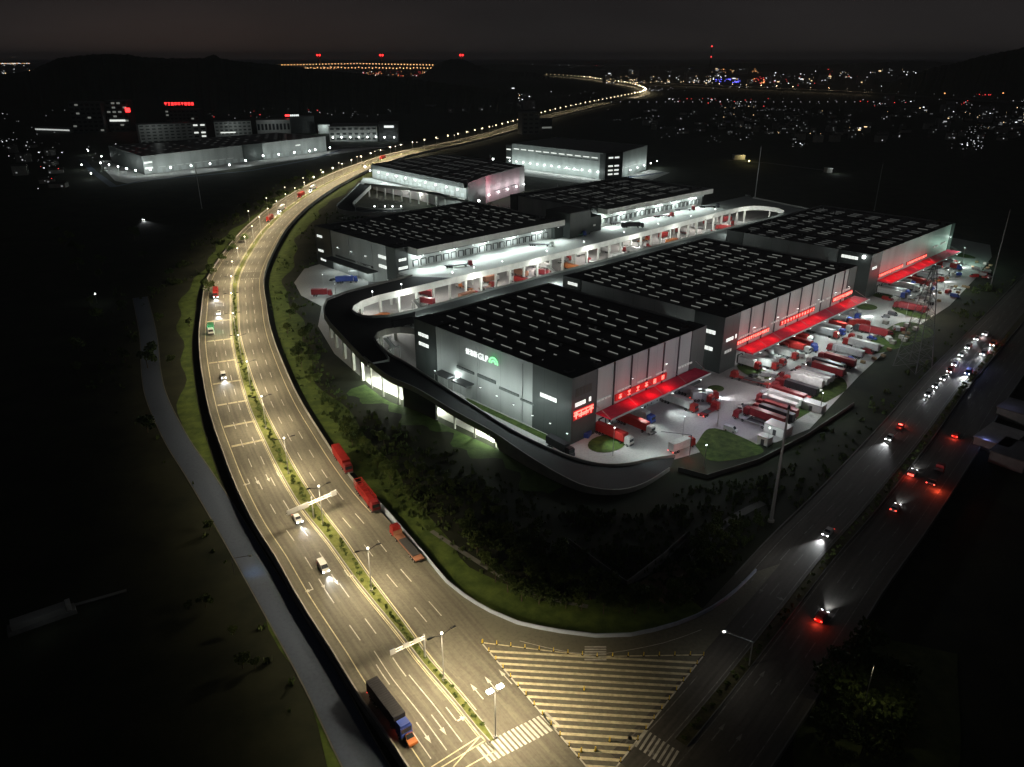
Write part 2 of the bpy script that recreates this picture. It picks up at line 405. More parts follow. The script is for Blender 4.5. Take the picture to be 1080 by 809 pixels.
# cross road: centre of its median in the park grid
CR = smooth([tuple(Q(a, c)[:2]) for a, c in ((20, 50), (60, 52), (90, 53.5), (109.5, 55), (142.6, 58.3), (170, 61.2), (200, 63.3), (240, 67), (269, 70), (294, 73), (322, 76), (380, 81), (500, 92), (700, 112), (900, 130))], 6)
CRS = arc(CR)
g = MB()
cl = off_pts(CR, CRS, 0, CRS[-1], 15.3, 8); cr_ = off_pts(CR, CRS, 0, CRS[-1], -14.8, 8)
for i in range(len(cl) - 1): g.face([(*cr_[i], ZR - .006), (*cr_[i + 1], ZR - .006), (*cl[i + 1], ZR - .006), (*cl[i], ZR - .006)])
uvs = [c for i in range(len(cl) - 1) for c in ((i * 8, 0), (i * 8 + 8, 0), (i * 8 + 8, 30), (i * 8, 30))]
struct(mk('cross_road', g.mesh('cross_road', asphalt_dk, uvs)))
# junction surface between the two
c1 = off_pts(CL, CLS, 0, nearest(CL, CLS, gp(430, 565, ZR)), -10, 6)
c2 = off_pts(CR, CRS, 0, nearest(CR, CRS, gp(812, 590, ZR)), 8.3, 6)
poly = [p for p in c1] + [tuple(p[:2]) for p in RR] + [p for p in reversed(c2)]
g = MB(); g.prism(poly, -.3, ZR - .003); struct(g.build('junction_road', asphalt))
for nm, pts in (('slip_road_barrier', [gp(390, 520, ZR)[:2]] + [Vector(p) for p in RR]),):
    g = MB(); P2 = [tuple(p)[:2] for p in pts]; g.wall(P2, ZR - 1.6, ZR + .9, .35)
    o = g.build('jersey_barrier', mat('blue_grey_concrete', (.36, .42, .52), .8, noise=.15, scale=.5)); tag(o, 'low blue-grey concrete barrier curving round the inside of the slip lane', 'barrier')

# barriers along both edges of the highway
s_rb = nearest(CL, CLS, gp(395, 528, ZR))
for dd, s0, s1, lab in ((16.0, 0, 2400, 'long low concrete barrier along the outer edge of the highway beside the narrow service road'),
                        (-15.6, s_rb, 2400, 'low concrete barrier on the warehouse side of the highway')):
    g = MB(); g.wall(off_pts(CL, CLS, s0, s1, dd, 8), ZR - 1.7, ZR + 1.0, .35)
    tag(g.build('jersey_barrier', conc), lab, 'barrier')
# median island with kerb
def medw(s_):
    if s_ < S_MED + 2: return .45
    p, t = along(CL, CLS, s_); y = p.y
    if y < 125: return .8
    if y < 150: return .8 + (y - 125) / 25 * .6
    if y < 190: return 1.4 + (y - 150) / 40 * .7
    if y < 250: return 2.1
    if y < 330: return 2.1 - (y - 250) / 80 * .6
    return 1.4
ss = [S_MED + i * 5 for i in range(int((3000 - S_MED) / 5))]
g = MB()
A = []; B = []
for s_ in ss:
    p, t = along(CL, CLS, s_); wd = medw(s_); A.append((p.x - t.y * wd, p.y + t.x * wd)); B.append((p.x + t.y * wd, p.y - t.x * wd))
for i in range(len(ss) - 1):
    g.face([(*B[i], ZR + .16), (*B[i + 1], ZR + .16), (*A[i + 1], ZR + .16), (*A[i], ZR + .16)], 0)
    for P_, Q_ in ((A[i], A[i + 1]), (B[i + 1], B[i])):
        g.face([(*P_, ZR), (*Q_, ZR), (*Q_, ZR + .16), (*P_, ZR + .16)], 1)
g.wall(A, ZR, ZR + .2, .2, 1); g.wall(B, ZR, ZR + .2, .2, 1)
struct(g.build('highway_median', [median_m, conc]))

# markings
g = MB()
ZP = ZR + .012
def dashes(pts, ss_, off, s0, s1, on=6, per=15, wd=.22, mi=0, g=None):
    s_ = s0
    while s_ < s1:
        g.strip(off_pts(pts, ss_, s_, min(s_ + on, s1), off, 3), ZP, wd, mi); s_ += per
for sgn in (1, -1):
    s0 = S_MED + 2 if sgn > 0 else S_MED + 8
    off_in = [( (along(CL, CLS, s_)[0]), s_) for s_ in ()]
    inner = []
    for s_ in [s0 + i * 5 for i in range(int((1500 - s0) / 5))]:
        p, t = along(CL, CLS, s_); d = sgn * (medw(s_) + .55); inner.append((p.x - t.y * d, p.y + t.x * d))
    g.strip(inner, ZP, .24, 1)
    if sgn > 0:
        g.strip(offset(inner, .42), ZP, .14, 1)
    g.strip(off_pts(CL, CLS, s0 - (0 if sgn < 0 else 20), 1500, sgn * 13.35, 6), ZP, .22, 1) if sgn > 0 else g.strip(off_pts(CL, CLS, s_rb - 5, 1500, -13.3, 6), ZP, .22, 1)
    for k_, o_ in enumerate((5.6, 9.4)):
        dashes(CL, CLS, sgn * o_, s0 + 22 + (0 if sgn > 0 else 6), 1500, g=g)
# approach lanes at the junction on the left carriageway: solid lines and arrows
for o_ in (4.9, 8.2, 11.5): g.strip(off_pts(CL, CLS, S_MED + 3, S_MED + (34 if o_ == 8.2 else 24), o_, 3), ZP, .2, 0)
def arrow(pts, ss_, s_, off, g, ln=6, kind='straight', back=1):
    p, t = along(pts, ss_, s_); nrm = Vector((-t.y, t.x)); c = p + nrm * off; f = t * -back; r = Vector((f.y, -f.x))
    P3 = lambda u, v: (*(c + f * u + r * v), ZP)
    g.face([P3(-ln / 2, -.12), P3(-ln / 2, .12), P3(ln / 2 - 2, .12), P3(ln / 2 - 2, -.12)])
    if kind == 'straight': g.face([P3(ln / 2 - 2, -.45), P3(ln / 2 - 2, .45), P3(ln / 2, 0)])
    else:
        k_ = 1 if kind == 'right' else -1
        g.face([P3(ln / 2 - 2, -.12), P3(ln / 2 - 2, 1.0 * k_), P3(ln / 2 - 1.6, 1.0 * k_), P3(ln / 2 - 1.6, -.12)])
        g.face([P3(ln / 2 - 2.5, 1.0 * k_), P3(ln / 2 - 1.1, 1.0 * k_), P3(ln / 2 - 1.8, 2.0 * k_)])
for o_, kd in ((3.2, 'left'), (6.5, 'straight'), (9.8, 'straight'), (12.3, 'right')):
    arrow(CL, CLS, S_MED + 9, o_, g, 6, kd); arrow(CL, CLS, S_MED + 62, o_ - .5, g, 5, kd)
    arrow(CL, CLS, S_MED + 120, min(o_, 12), g, 5, kd)
for o_ in (-4, -7.5, -11): arrow(CL, CLS, S_MED + 12, o_, g, 5, 'straight', -1)
# transverse rumble bars
for x, y in ((244.5, 337), (246, 357), (250.6, 379), (256, 400.6), (262.5, 422), (269, 444), (277.5, 464)):
    s_ = nearest(CL, CLS, gp(x, y, ZR))
    for o_ in (3.9, 7.5, 11.2):
        p, t = along(CL, CLS, s_); nr = Vector((-t.y, t.x)); a = p + nr * (o_ - 1.65); b = p + nr * (o_ + 1.65)
        for q in (-.35, .35): g.strip([tuple(a + t * q), tuple(b + t * q)], ZP, .4, 1)
# speed bumps of dots on the right carriageway
for x, y in ((250, 295), (252, 287)):
    s_ = nearest(CL, CLS, gp(x, y, ZR))
    for o_ in range(8):
        p, t = along(CL, CLS, s_); nr = Vector((-t.y, t.x)); a = p - nr * (3 + o_ * 1.3); g.strip([tuple(a), tuple(a - nr * .7)], ZP, .6, 0)
# zebra crossing over the near mouth of the right carriageway
za, zb = gp(508, 797, ZR), gp(585, 758, ZR)
nz = 17
for i in range(nz):
    c = za.lerp(zb, (i + .5) / nz); d = (gp(540, 809, ZR) - gp(519, 785, ZR)).normalized()
    g.strip([tuple((c - d * 2.2)[:2]), tuple((c + d * 2.2)[:2])], ZP + .004, .55, 0)
# zebra crossings on the slip lane and on the cross road
for (p0, p1, dpx, nb) in (((628, 681), (628, 697), ((617, 689), (640, 689)), 6), ((674, 777), (712, 803), ((672, 790), (684, 772)), 8)):
    A0, B0 = gp(*p0, ZR), gp(*p1, ZR); dd = gp(*dpx[1], ZR) - gp(*dpx[0], ZR)
    for i in range(nb):
        c = A0.lerp(B0, (i + .5) / nb); g.strip([tuple((c - dd * .5)[:2]), tuple((c + dd * .5)[:2])], ZP + .004, .45, 0)
# hatched traffic island
T1, T2, T3, T4 = (85.2, 99.6), (117.6, 63.7), (80.6, 58.6), (78.0, 62.3)
def hatch(poly, d, pitch, wd):
    nrm = (-d[1], d[0]); vals = [p[0] * nrm[0] + p[1] * nrm[1] for p in poly]; v = min(vals) + pitch * .5
    while v < max(vals):
        xs = []
        for i in range(len(poly)):
            a, b = poly[i], poly[(i + 1) % len(poly)]; va, vb_ = vals[i] - v, vals[(i + 1) % len(poly)] - v
            if va * vb_ < 0:
                t = va / (va - vb_); xs.append((a[0] + (b[0] - a[0]) * t, a[1] + (b[1] - a[1]) * t))
        if len(xs) == 2: yield xs[0], xs[1]
        v += pitch
dl = math.hypot(T2[0] - T1[0], T2[1] - T1[1]); dr = ((T2[0] - T1[0]) / dl, (T2[1] - T1[1]) / dl)
for a, b in hatch([T1, (100.2, 79.5), T2, T3, T4], dr, 1.72, .5):
    g.strip([tuple(Q(*a)[:2]), tuple(Q(*b)[:2])], ZP, .66, 1)
tri = [T1, (100.2, 79.5), T2, T3, T4, T1]
g.strip([tuple(Q(*p)[:2]) for p in tri[:3]], ZP + .004, .3, 1); g.strip([tuple(Q(*p)[:2]) for p in tri[2:4]], ZP + .004, .3, 0); g.strip([tuple(Q(*p)[:2]) for p in tri[4:6]], ZP + .004, .3, 0)
# box junction lines at the median nose
for pl in ([(455, 809), (507, 776)], [(461, 812), (512, 781)], [(507, 776), (522, 792)], [(507, 776), (478, 809)], [(522, 792), (487, 812)]):
    g.strip([tuple(gp(x, y, ZR)[:2]) for x, y in pl], ZP + .004, .25, 1)
g_main = g; g = MB()
# cross road markings
for sgn in (1, -1):
    g.strip(off_pts(CR, CRS, 62, 600, sgn * 2.1, 6), ZP, .2, 0); g.strip(off_pts(CR, CRS, 62 if sgn < 0 else 118, 600, sgn * (12.4 if sgn > 0 else 12.0), 6), ZP, .2, 0)
    for o_ in (5.4, 8.9): dashes(CR, CRS, sgn * o_, 112, 600, g=g)
    if sgn > 0:
        g.strip(off_pts(CR, CRS, 66, 92, 6.0, 5), ZP, .22, 0)
        for o_, kd in ((4, 'left'), (7.6, 'straight')): arrow(CR, CRS, 70, o_, g, 5, kd)
        for o_, kd in ((4, 'left'), (7.6, 'straight'), (11, 'right')): arrow(CR, CRS, 128, o_, g, 5, kd)
    else:
        for o_ in (-4, -7.6): arrow(CR, CRS, 100, o_, g, 5.5, 'straight', -1); arrow(CR, CRS, 82, o_, g, 5.5, 'straight', -1)
struct(g.build('cross_road_markings', paint_dk)); g = g_main
struct(g.build('road_markings', [paint_w, paint_y]))
# slip lane guide lines
g = MB()
for px in ([(548, 676), (600, 688), (640, 689), (700, 678), (740, 664)],):
    g.strip(smooth([tuple(gp(x, y, ZR)[:2]) for x, y in px], 4), ZP, .14, 0)
struct(g.build('slip_lane_markings', paint_w))
# cross road median
g = MB(); sm0 = nearest(CR, CRS, gp(731, 792, ZR))
mp_ = off_pts(CR, CRS, sm0, CRS[-1] - 5, 0, 6)
for o1, o2, mi in ((-1.3, 1.3, 0),):
    A = offset(mp_, 1.3); B = offset(mp_, -1.3)
    for i in range(len(mp_) - 1): g.face([(*B[i], ZR + .16), (*B[i + 1], ZR + .16), (*A[i + 1], ZR + .16), (*A[i], ZR + .16)])
g.wall(A, ZR - .1, ZR + .22, .22, 1); g.wall(B, ZR - .1, ZR + .22, .22, 1)
struct(g.build('cross_road_median', [mat('dry_grass', (.03, .03, .012), .95, col2=(.07, .065, .03), scale=1), conc_dark]))
for dd, s0 in ((-14.9, 40), (15.2, nearest(CR, CRS, gp(790, 612, ZR)))):
    g = MB(); g.wall(off_pts(CR, CRS, s0, CRS[-1] - 5, dd, 8), -.3, ZR + .14, .3); struct(g.build('road_kerb', conc_dark))

g = MB(); fl = smooth([tuple(gp(x, y, 0)[:2]) for x, y in ((905, 668), (868, 712), (848, 742), (838, 775), (838, 812), (860, 840), (1000, 840), (1010, 690))], 4); g.prism(fl, -.1, .08); struct(g.build('grass_bank', mat('bank_grass', (.03, .045, .012), .95, col2=(.07, .085, .025), scale=.3, detail=8)))
# service road on the left, verges
sl = smooth([(-205, 396), (-174, 335), (-152, 288), (-138, 261), (-117, 228), (-100, 205), (-85, 183), (-60, 146), (-43, 121), (-30, 100), (-12, 74)], 6)
sr = smooth([(-199, 398), (-168, 338), (-146, 291), (-131, 263), (-111, 231), (-94, 206), (-77, 182), (-54, 148), (-37, 122), (-24, 101), (-6, 75)], 6)
cen = [((a[0] + b[0]) / 2, (a[1] + b[1]) / 2) for a, b in zip(sl, sr)]
g = MB(); g.strip(cen, .05, 7.0); struct(g.build('service_road', conc_road))
g = MB(); g.strip(offset(cen, -3.7), .1, .3); g.strip(offset(cen, 3.7), .1, .3); struct(g.build('service_road_kerb', conc_dark))
g = MB()
va = off_pts(CL, CLS, 0, 1100, 19.4, 8); vb_ = [(p[0] + (q[0] - p[0]) * (.75 + .3 * math.sin(i * .31) + .18 * math.sin(i * 1.1)), p[1] + (q[1] - p[1]) * (.75 + .3 * math.sin(i * .31) + .18 * math.sin(i * 1.1))) for i, (p, q) in enumerate(zip(off_pts(CL, CLS, 0, 1100, 19.4, 8), off_pts(CL, CLS, 0, 1100, 27, 8)))]
for i in range(len(va) - 1): g.face([(*va[i], .03), (*va[i + 1], .03), (*vb_[i + 1], .02), (*vb_[i], .02)])
vin = list(reversed(off_pts(CL, CLS, s_rb + 4, 900, -18.4, 8))) + offset([tuple(p[:2]) for p in RR[3:-4]], 2.0)
vw = [10 + 2.5 * math.sin(i * .37) + 1.5 * math.sin(i * .9) for i in range(len(vin))]
va = vin; vb_ = [offset(vin, w_)[i] for i, w_ in enumerate(vw)]
for i in range(len(va) - 1): g.face([(*va[i], .03), (*va[i + 1], .03), (*vb_[i + 1], .02), (*vb_[i], .02)])
struct(g.build('grass_verge', verge_m))
# paths and bare plots in the dark corner field
g = MB()
for px, wd in (([(600, 572), (630, 595), (662, 616), (700, 590), (722, 568)], 1.2), ([(720, 600), (745, 570), (775, 545), (805, 530)], 2.5), ([(455, 560), (500, 590), (560, 625), (620, 640)], 1.4)):
    g.strip(smooth([tuple(gp(x, y, 0)[:2]) for x, y in px], 5), .05, wd)
struct(g.build('dirt_path', conc_dark))
g = MB(); g.prism([tuple(gp(x, y, 0)[:2]) for x, y in ((670, 617), (712, 592), (738, 600), (735, 625), (700, 637))], -.1, .03); struct(g.build('bare_plot', soil))

# ================================================================== LOGISTICS PARK
# yard surfaces
yard = [(160, 121), (173, 127.5), (186, 121), (200, 117), (222, 104), (240, 101), (300, 110), (360, 117), (430, 119), (500, 128), (563, 138), (600, 150), (606, 175), (606, 352), (236, 352), (236, 424), (222, 420), (202, 396), (192, 370), (190, 345), (172, 318), (158, 280), (150, 240), (152, 190), (153, 140)]
g = MB(); g.prism([tuple(Q(a, c)[:2]) for a, c in yard], -.1, .02); struct(g.build('freight_yard', conc_yard))
def ellipse(px, py, ra, rc, n=18, rot=0):
    a, c = ql(px, py, 0); o_ = []
    for i in range(n):
        t = 2 * math.pi * i / n; u, v = ra * math.cos(t), rc * math.sin(t); o_.append((a + u * math.cos(rot) - v * math.sin(rot), c + u * math.sin(rot) + v * math.cos(rot)))
    return o_
for i, (px, py, ra, rc, rot) in enumerate(((640, 468, 7.5, 5.5, 0), (795, 392, 9, 5, 1.2), (755, 410, 3.5, 3, 0), (842, 338, 9, 5, 1.2), (930, 312, 9, 5, 1.2), (961, 330, 11, 6, 1.2), (914, 324, 6, 5, 0), (1008, 268, 14, 6, 1.2))):
    g = MB(); g.prism([tuple(Q(a, c)[:2]) for a, c in ellipse(px, py, ra, rc, 18, rot)], 0, .2, 1, 0); struct(g.build('lawn_island', [lawn_m, conc]))
for pts in ([(733, 470), (748, 452), (775, 458), (805, 474), (790, 482), (750, 486)], [(805, 440), (860, 412), (885, 398), (893, 410), (870, 425), (815, 455)], [(900, 372), (950, 340), (985, 352), (930, 372)]):
    g = MB(); sp_ = [tuple(gp(x, y, 0)[:2]) for x, y in pts]; sp_ = smooth(sp_ + [sp_[0]], 2)[:-1]; g.prism(sp_, 0, .06); struct(g.build('lawn', lawn_m))
# small planted strips along the south-west wall of the nearest hall
g = MB(); g.prism([tuple(Q(a, c)[:2]) for a, c in ((166.2, 153), (169.6, 153), (169.6, 204), (167, 204))], 0, .12); struct(g.build('lawn', lawn_m))

def glyph(g, x, z, s_, y, rnd, mi=0, d=.15):
    """blocky square letterform s_ wide, on a wall facing -y (x right), from bars"""
    b = s_ * .16; X0, X1, Z0, Z1 = x, x + s_ * .86, z, z + s_
    def bar(u0, u1, v0, v1): g.box(X0 + u0 * (X1 - X0), X0 + u1 * (X1 - X0), y - d, y, Z0 + v0 * s_, Z0 + v1 * s_, mi)
    k = rnd.randint(0, 4)
    bar(.0, 1, .84, 1.0); bar(.42, .58, 0, .84)
    if k in (0, 3): bar(0, .16, .1, .84); bar(.84, 1, .1, .84)
    if k in (0, 1, 4): bar(0, .42, .42, .56); bar(.58, 1, .42, .56)
    if k in (1, 2): bar(.1, .42, .62, .74); bar(.58, .9, .62, .74)
    if k in (0, 2): bar(0, .42, 0, .14); bar(.58, 1, 0, .14)
    if k in (3, 4): bar(.16, .42, .2, .32); bar(.58, .84, .2, .32)
    if k == 4: bar(0, .14, .14, .42); bar(.86, 1, .14, .42)

PMAT = Matrix.Identity(4)
def wall_basis(root, name, g, mats, side, L_, W_):
    """build a mesh drawn in wall coordinates (x along, -y outwards) on a side of the hall"""
    o = g.build(name, mats, root)
    if side == 'dock': o.location = (0, 0, 0)
    if side == 'end': o.rotation_euler.z = -math.pi / 2; o.location = (0, W_, 0)      # x runs from rear (W) to dock (0)
    return o

def skylights(root, L_, W_, z, step, rowstep, per, gap, ln=5.6, wd=.26, m=None, a0=6, c0=5, skip=0.0, seed=1, keep=100):
    r = random.Random(seed); pos = []; c = c0; 
    while c + ln < W_ - 3:
        x = a0; i = 0
        while x < L_ - 4:
            if r.random() > skip: pos.append((x, c))
            i += 1; x += step + (gap if i % per == 0 else 0)
        c += rowstep
    mes = [MB().box(-wd / 2, wd / 2, 0, ln * k_, 0, .22).mesh('skylight', mm) for k_, mm in ((1, m or sky_e), (1, sky_e3), (.8, m or sky_e), (1, m or sky_e))]
    pos.sort(key=lambda p: p[0] + p[1] * .5)
    for p in pos[:keep]: mk('skylight', r.choice(mes), root, (p[0], p[1], z))
    if len(pos) > keep:
        gg = MB()
        for p in pos[keep:]: gg.box(p[0] - wd / 2, p[0] + wd / 2, p[1], p[1] + ln, z, z + .22)
        o = gg.build('skylight', m or sky_e, root); o['kind'] = 'stuff'

def hall(a0, a1, c0, c1, h, name_label, base=0, sw_tower=11, dock_canopy=True, dock='yard', tow0=12, tow1=9, wallm=None, rear_tower=11, seed=1):
    L_, W_ = a1 - a0, c1 - c0
    root = thing('warehouse', name_label, 'warehouse', Q(a0, c0, 0), RZ)
    wm = wallm or pale
    g = MB(); hb = h - .9
    g.box(0, L_, 0, W_, base, hb, 0)
    for x0, x1, y0, y1 in ((0, L_, 0, .35), (0, L_, W_ - .35, W_), (0, .35, .35, W_ - .35), (L_ - .35, L_, .35, W_ - .35)): g.box(x0, x1, y0, y1, hb + .001, h, 0)
    g.build('wall', wm, root)
    g = MB(); g.box(.36, L_ - .36, .36, W_ - .36, hb + .002, hb + .12)
    nr = int(W_ / 12)
    for i in range(1, nr): g.box(1, L_ - 1, i * W_ / nr - .15, i * W_ / nr + .15, hb + .12, hb + .28)
    x = 24
    while x < L_ - 5: g.box(x - .25, x + .25, 1, W_ - 1, hb + .12, hb + .55); x += 24
    ro_ = g.build('roof', roof_m, root)
    vent = MB().tube((0, 0, 0), (0, 0, .7), .35, n=8).ball((0, 0, .9), .6, seg=8, ring=4, sz=.6).mesh('roof_vent', steel); rv = random.Random(int(a0))
    for i in range(int(L_ * W_ / 420)): mk('roof_vent', vent, ro_, (rv.uniform(4, L_ - 4), rv.uniform(4, W_ - 4), hb + .1))
    hx = MB().box(-1.4, 1.4, -.9, .9, 0, 1.5).box(-.9, .9, -.6, .6, 1.5, 1.7, 1).mesh('air_unit', [mat('air_unit_casing', (.25, .25, .25), .6), dsteel])
    for i in range(6): mk('air_unit', hx, ro_, (rv.uniform(3, 16) if i < 3 else L_ - rv.uniform(3, 12), rv.uniform(2, 9), hb + .1))
    dp = MB().tube((0, 0, 0), (0, 0, h - 1.5), .13, n=6).mesh('downpipe', steel)
    for i in range(1, int(W_ / 24)): mk('downpipe', dp, root, (-.16, i * 24 - .8, 0))
    # charcoal corner blocks, a hand proud of the cladding
    e = .3
    for (x0, x1, y0, y1) in ((-e, tow0, -e, sw_tower), (-e, 8, W_ - rear_tower, W_ + e), (L_ - tow1, L_ + e, -e, 8)):
        t = MB(); t.box(x0, x1, y0, y1, base, h + .15); t.build('stair_block', dark, root)
    return root, L_, W_

def windows(root, side, W_, items, m, name='window', d=.06, L_=0):
    for (x0, x1, z0, z1) in items:
        g = MB(); g.box(x0, x1, -.36 - d, -.001, z0, z1, 0)
        n = max(1, int((x1 - x0) / 1.6))
        for i in range(1, n): xx = x0 + (x1 - x0) * i / n; g.box(xx - .06, xx + .06, -.42 - d, -.36 - d, z0, z1, 1)
        wall_basis(root, name, g, [m, dsteel], side, L_, W_)

def canopy(root, x0, x1, z=7.5, depth=8, m=None, nlamp=6, lamps=True, power=900):
    g = MB(); g.box(x0, x1, -depth, -.4, z, z + .35, 0); g.box(x0, x1, -depth - .12, -depth, z - .25, z + .5, 1)
    o = g.build('canopy', [m or red_lit_canopy, steel], root)
    n = max(2, int((x1 - x0) / 12)); rod = MB().tube((0, -depth + .2, z), (0, -.4, z + 3.2), .09, n=5).mesh('tie_rod', steel)
    for i in range(n + 1): mk('tie_rod', rod, root, (x0 + .3 + (x1 - x0 - .6) * i / n, 0, 0))

def dock_doors(root, x0, x1, z, step=6, y=-.02, m=None):
    me = MB().box(-1.6, 1.6, -.22, 0, 0, 3.2, 0).box(-1.9, 1.9, -.3, 0, 3.2, 3.6, 1).box(-1.9, -1.62, -.5, 0, 0, 3.2, 1).box(1.62, 1.9, -.5, 0, 0, 3.2, 1).mesh('dock_door', [m or mat('dock_door_sheet', (.5, .52, .52), .5), rubber])
    x = x0
    while x < x1: mk('dock_door', me, root, (x, y, z)); x += step

wl_head = MB().box(-.35, .35, -.5, 0, -.1, .1, 0).box(-.3, .3, -.48, -.08, -.16, -.1, 1).mesh('wall_light', [head_off, head_w])
def wall_lights(root, xs, y, z, power, key, col=COOL, kind='SPOT', ang=150, head=True, rot=(0, 0, 0), soft=.4, out_=1.0):
    for x in xs:
        if head: mk('wall_light', wl_head, root, (x, y, z))
        light_shared(key, (x, y - out_, z - .35), root, rot, kind=kind, power=power, col=col, soft=soft, ang=ang, blend=.8)

# ---- nearest hall (A)
A, LA, WA = hall(170.4, 247, 151, 236, 24, 'grey warehouse hall nearest the highway corner with the white lettering on its end wall', rear_tower=13.4, sw_tower=18)
windows(A, 'end', WA, [(2.5, 8.8, 17.8, 19.2), (2.5, 8.8, 13.8, 15.2), (70.8, 78.5, 13.3, 14.8)], win_e, L_=LA)
windows(A, 'dock', WA, [(1.4, 6.5, 13.4, 14.8), (8.3, 9.3, 13.4, 15)], win_e, L_=LA)
windows(A, 'dock', WA, [(1.4, 9.4, 17.0, 20)], mat('louvre', (.05, .045, .04), .7), 'louvre', L_=LA)
windows(A, 'end', WA, [(26, 36, 10.6, 11.6), (38, 48, 10.6, 11.8), (50, 60, 9.4, 10.3), (61, 68, 8.6, 9.3)], mat('louvre2', (.10, .11, .105), .6), 'louvre', L_=LA)
skylights(A, LA, WA, 23.3, 6.9, 10.0, 3, 2.6, seed=4, skip=.04, m=sky_e, keep=100)
canopy(A, 12, LA - 5, 7.6, 7.5)
dock_doors(A, 16, LA - 8, 1.2)
wall_lights(A, [10, 28, 46, 64], -7.8, 7.6, 3400, 'canopyA', rot=(-math.radians(32), 0, 0), ang=95, out_=.6)
# white lettering with the green arch
def text_mesh(name, s, size, m, depth=.12):
    cu = bpy.data.curves.new(name, 'FONT'); cu.body = s; cu.size = size; cu.extrude = depth; cu.offset = 0.0
    t = bpy.data.objects.new(name, cu); COL.objects.link(t); bpy.context.view_layer.update()
    me = bpy.data.meshes.new_from_object(t.evaluated_get(bpy.context.evaluated_depsgraph_get())); bpy.data.objects.remove(t)
    me.materials.clear(); me.materials.append(m); return me
for txt, ex, wid, hgt in (('普洛斯', 31.8, 6.6, 2.3), ('GLP', 38.9, 5.4, 2.3)):
    lm = text_mesh('logo_lettering', txt, 3, glyph_w); xs = [v.co.x for v in lm.vertices]; ys = [v.co.y for v in lm.vertices]
    o = mk('logo_lettering', lm, A); o.rotation_euler = (math.pi / 2, 0, -math.pi / 2); sx, sy = wid / (max(xs) - min(xs)), hgt / (max(ys) - min(ys)); o.scale = (sx, sy, 1); o.location = (-.5, WA - ex + min(xs) * sx, 18.1 - min(ys) * sy)
g = MB()
for r0, wd in ((2.6, .62), (1.45, .62)):
    for i in range(10):
        t0, t1 = math.pi * (i / 10), math.pi * ((i + 1) / 10); pts = []
        for t, r in ((t0, r0), (t1, r0), (t1, r0 - wd), (t0, r0 - wd)): pts.append((math.cos(t) * r * .95, math.sin(t) * r))
        g.prism([(p[0], p[1]) for p in pts], -.12, .12)
o = g.build('logo_arch', glyph_g, A); o.rotation_euler = (math.pi / 2, 0, -math.pi / 2); o.location = (-.5, WA - 31.6 - 15.6, 18.4)
light('POINT', (-2.2, WA - 47.2, 20.6), 60, (.15, 1, .3), A, .6, name='logo_glow_light')
light('POINT', (-2.5, WA - 38, 19.8), 60, (.9, 1, .95), A, 1.5, name='logo_glow_light')
# entrance canopies on the end wall
for yc in (20.5, 31.5):
    g = MB(); g.box(-4.2, -.02, WA - yc - 4.2, WA - yc + 4.2, 6.4, 6.9, 0); g.box(-.2, -.01, WA - yc - 3, WA - yc + 3, 0, 4.4, 1)
    for yy in (-3.9, 3.9): g.tube((-4, WA - yc + yy, 0), (-4, WA - yc + yy, 6.4), .14, n=5, mi=2)
    g.build('entrance_canopy', [dsteel, mat('roller_door', (.5, .51, .5), .5), steel], A)
for y_, z_, p_ in ((26, 7.4, 1100),):
    mk('wall_light', wl_head, A, (-.3, WA - y_, z_)).rotation_euler.z = -math.pi / 2
    light('POINT', (-1.6, WA - y_, z_), p_, COOL, A, .35)
for y_, z_, p_ in ((12.5, 5.5, 900), (40, 7, 900), (49, 6.5, 1300), (58, 6, 1100), (67.5, 5, 1500), (76, 5, 900), (84, 4, 500)):
    mk('wall_light', wl_head, A, (-.3, WA - y_, z_)).rotation_euler.z = -math.pi / 2
    light('POINT', (-7.0, WA - y_, z_ + 4.5), p_ * 1.35, COOL, A, .6)  # added wash point, hung clear of the wall to brighten it evenly
# red lit boards
def red_board(root, x0, x1, z0, z1, chars, size, seed, y=-.36, edge=True, cx=None):
    g = MB(); g.box(x0, x1, y - .12, -.001, z0, z1, 0)
    r = random.Random(seed); n = chars
    for i in range(n):
        x = x0 + (i + .5) * (x1 - x0) / n - size * .43; glyph(g, x, (z0 + z1) / 2 - size / 2, size, y - .12, r, 1)
    o = g.build('illuminated_sign', [red_box, glyph_r], root)
    n_ = max(1, round((x1 - x0) / 9))
    for i in range(n_):
        light_shared('red_sign', (x0 + (x1 - x0) * (i + .5) / n_, y - 4.2, (z0 + z1) / 2 - .3), root, kind='POINT', power=420, col=(1, .03, .05), soft=1.0)
    return o
red_board(A, .6, 10.6, 8.6, 12.2, 4, 2.7, 3)
red_board(A, 22.5, 52.5, 8.9, 11.4, 6, 1.7, 5)
windows(A, 'dock', WA, [(12.6, 20, 11.6, 12.2), (23.5, 31, 12.2, 12.6), (35, 43, 12.2, 12.6), (46, 52, 12.2, 12.6), (60, 69, 10.6, 11.3)], win_dim, L_=LA)
g = MB()
for x in (12.2, 21.5, 31, 40.5, 50, 59.5): g.box(x - .2, x + .2, -.42, -.0, .5, 23.9)
g.build('wall_joint', dsteel, A)
for x in (31.5, 52): mk('wall_light', wl_head, A, (x, -.1, 15.2))

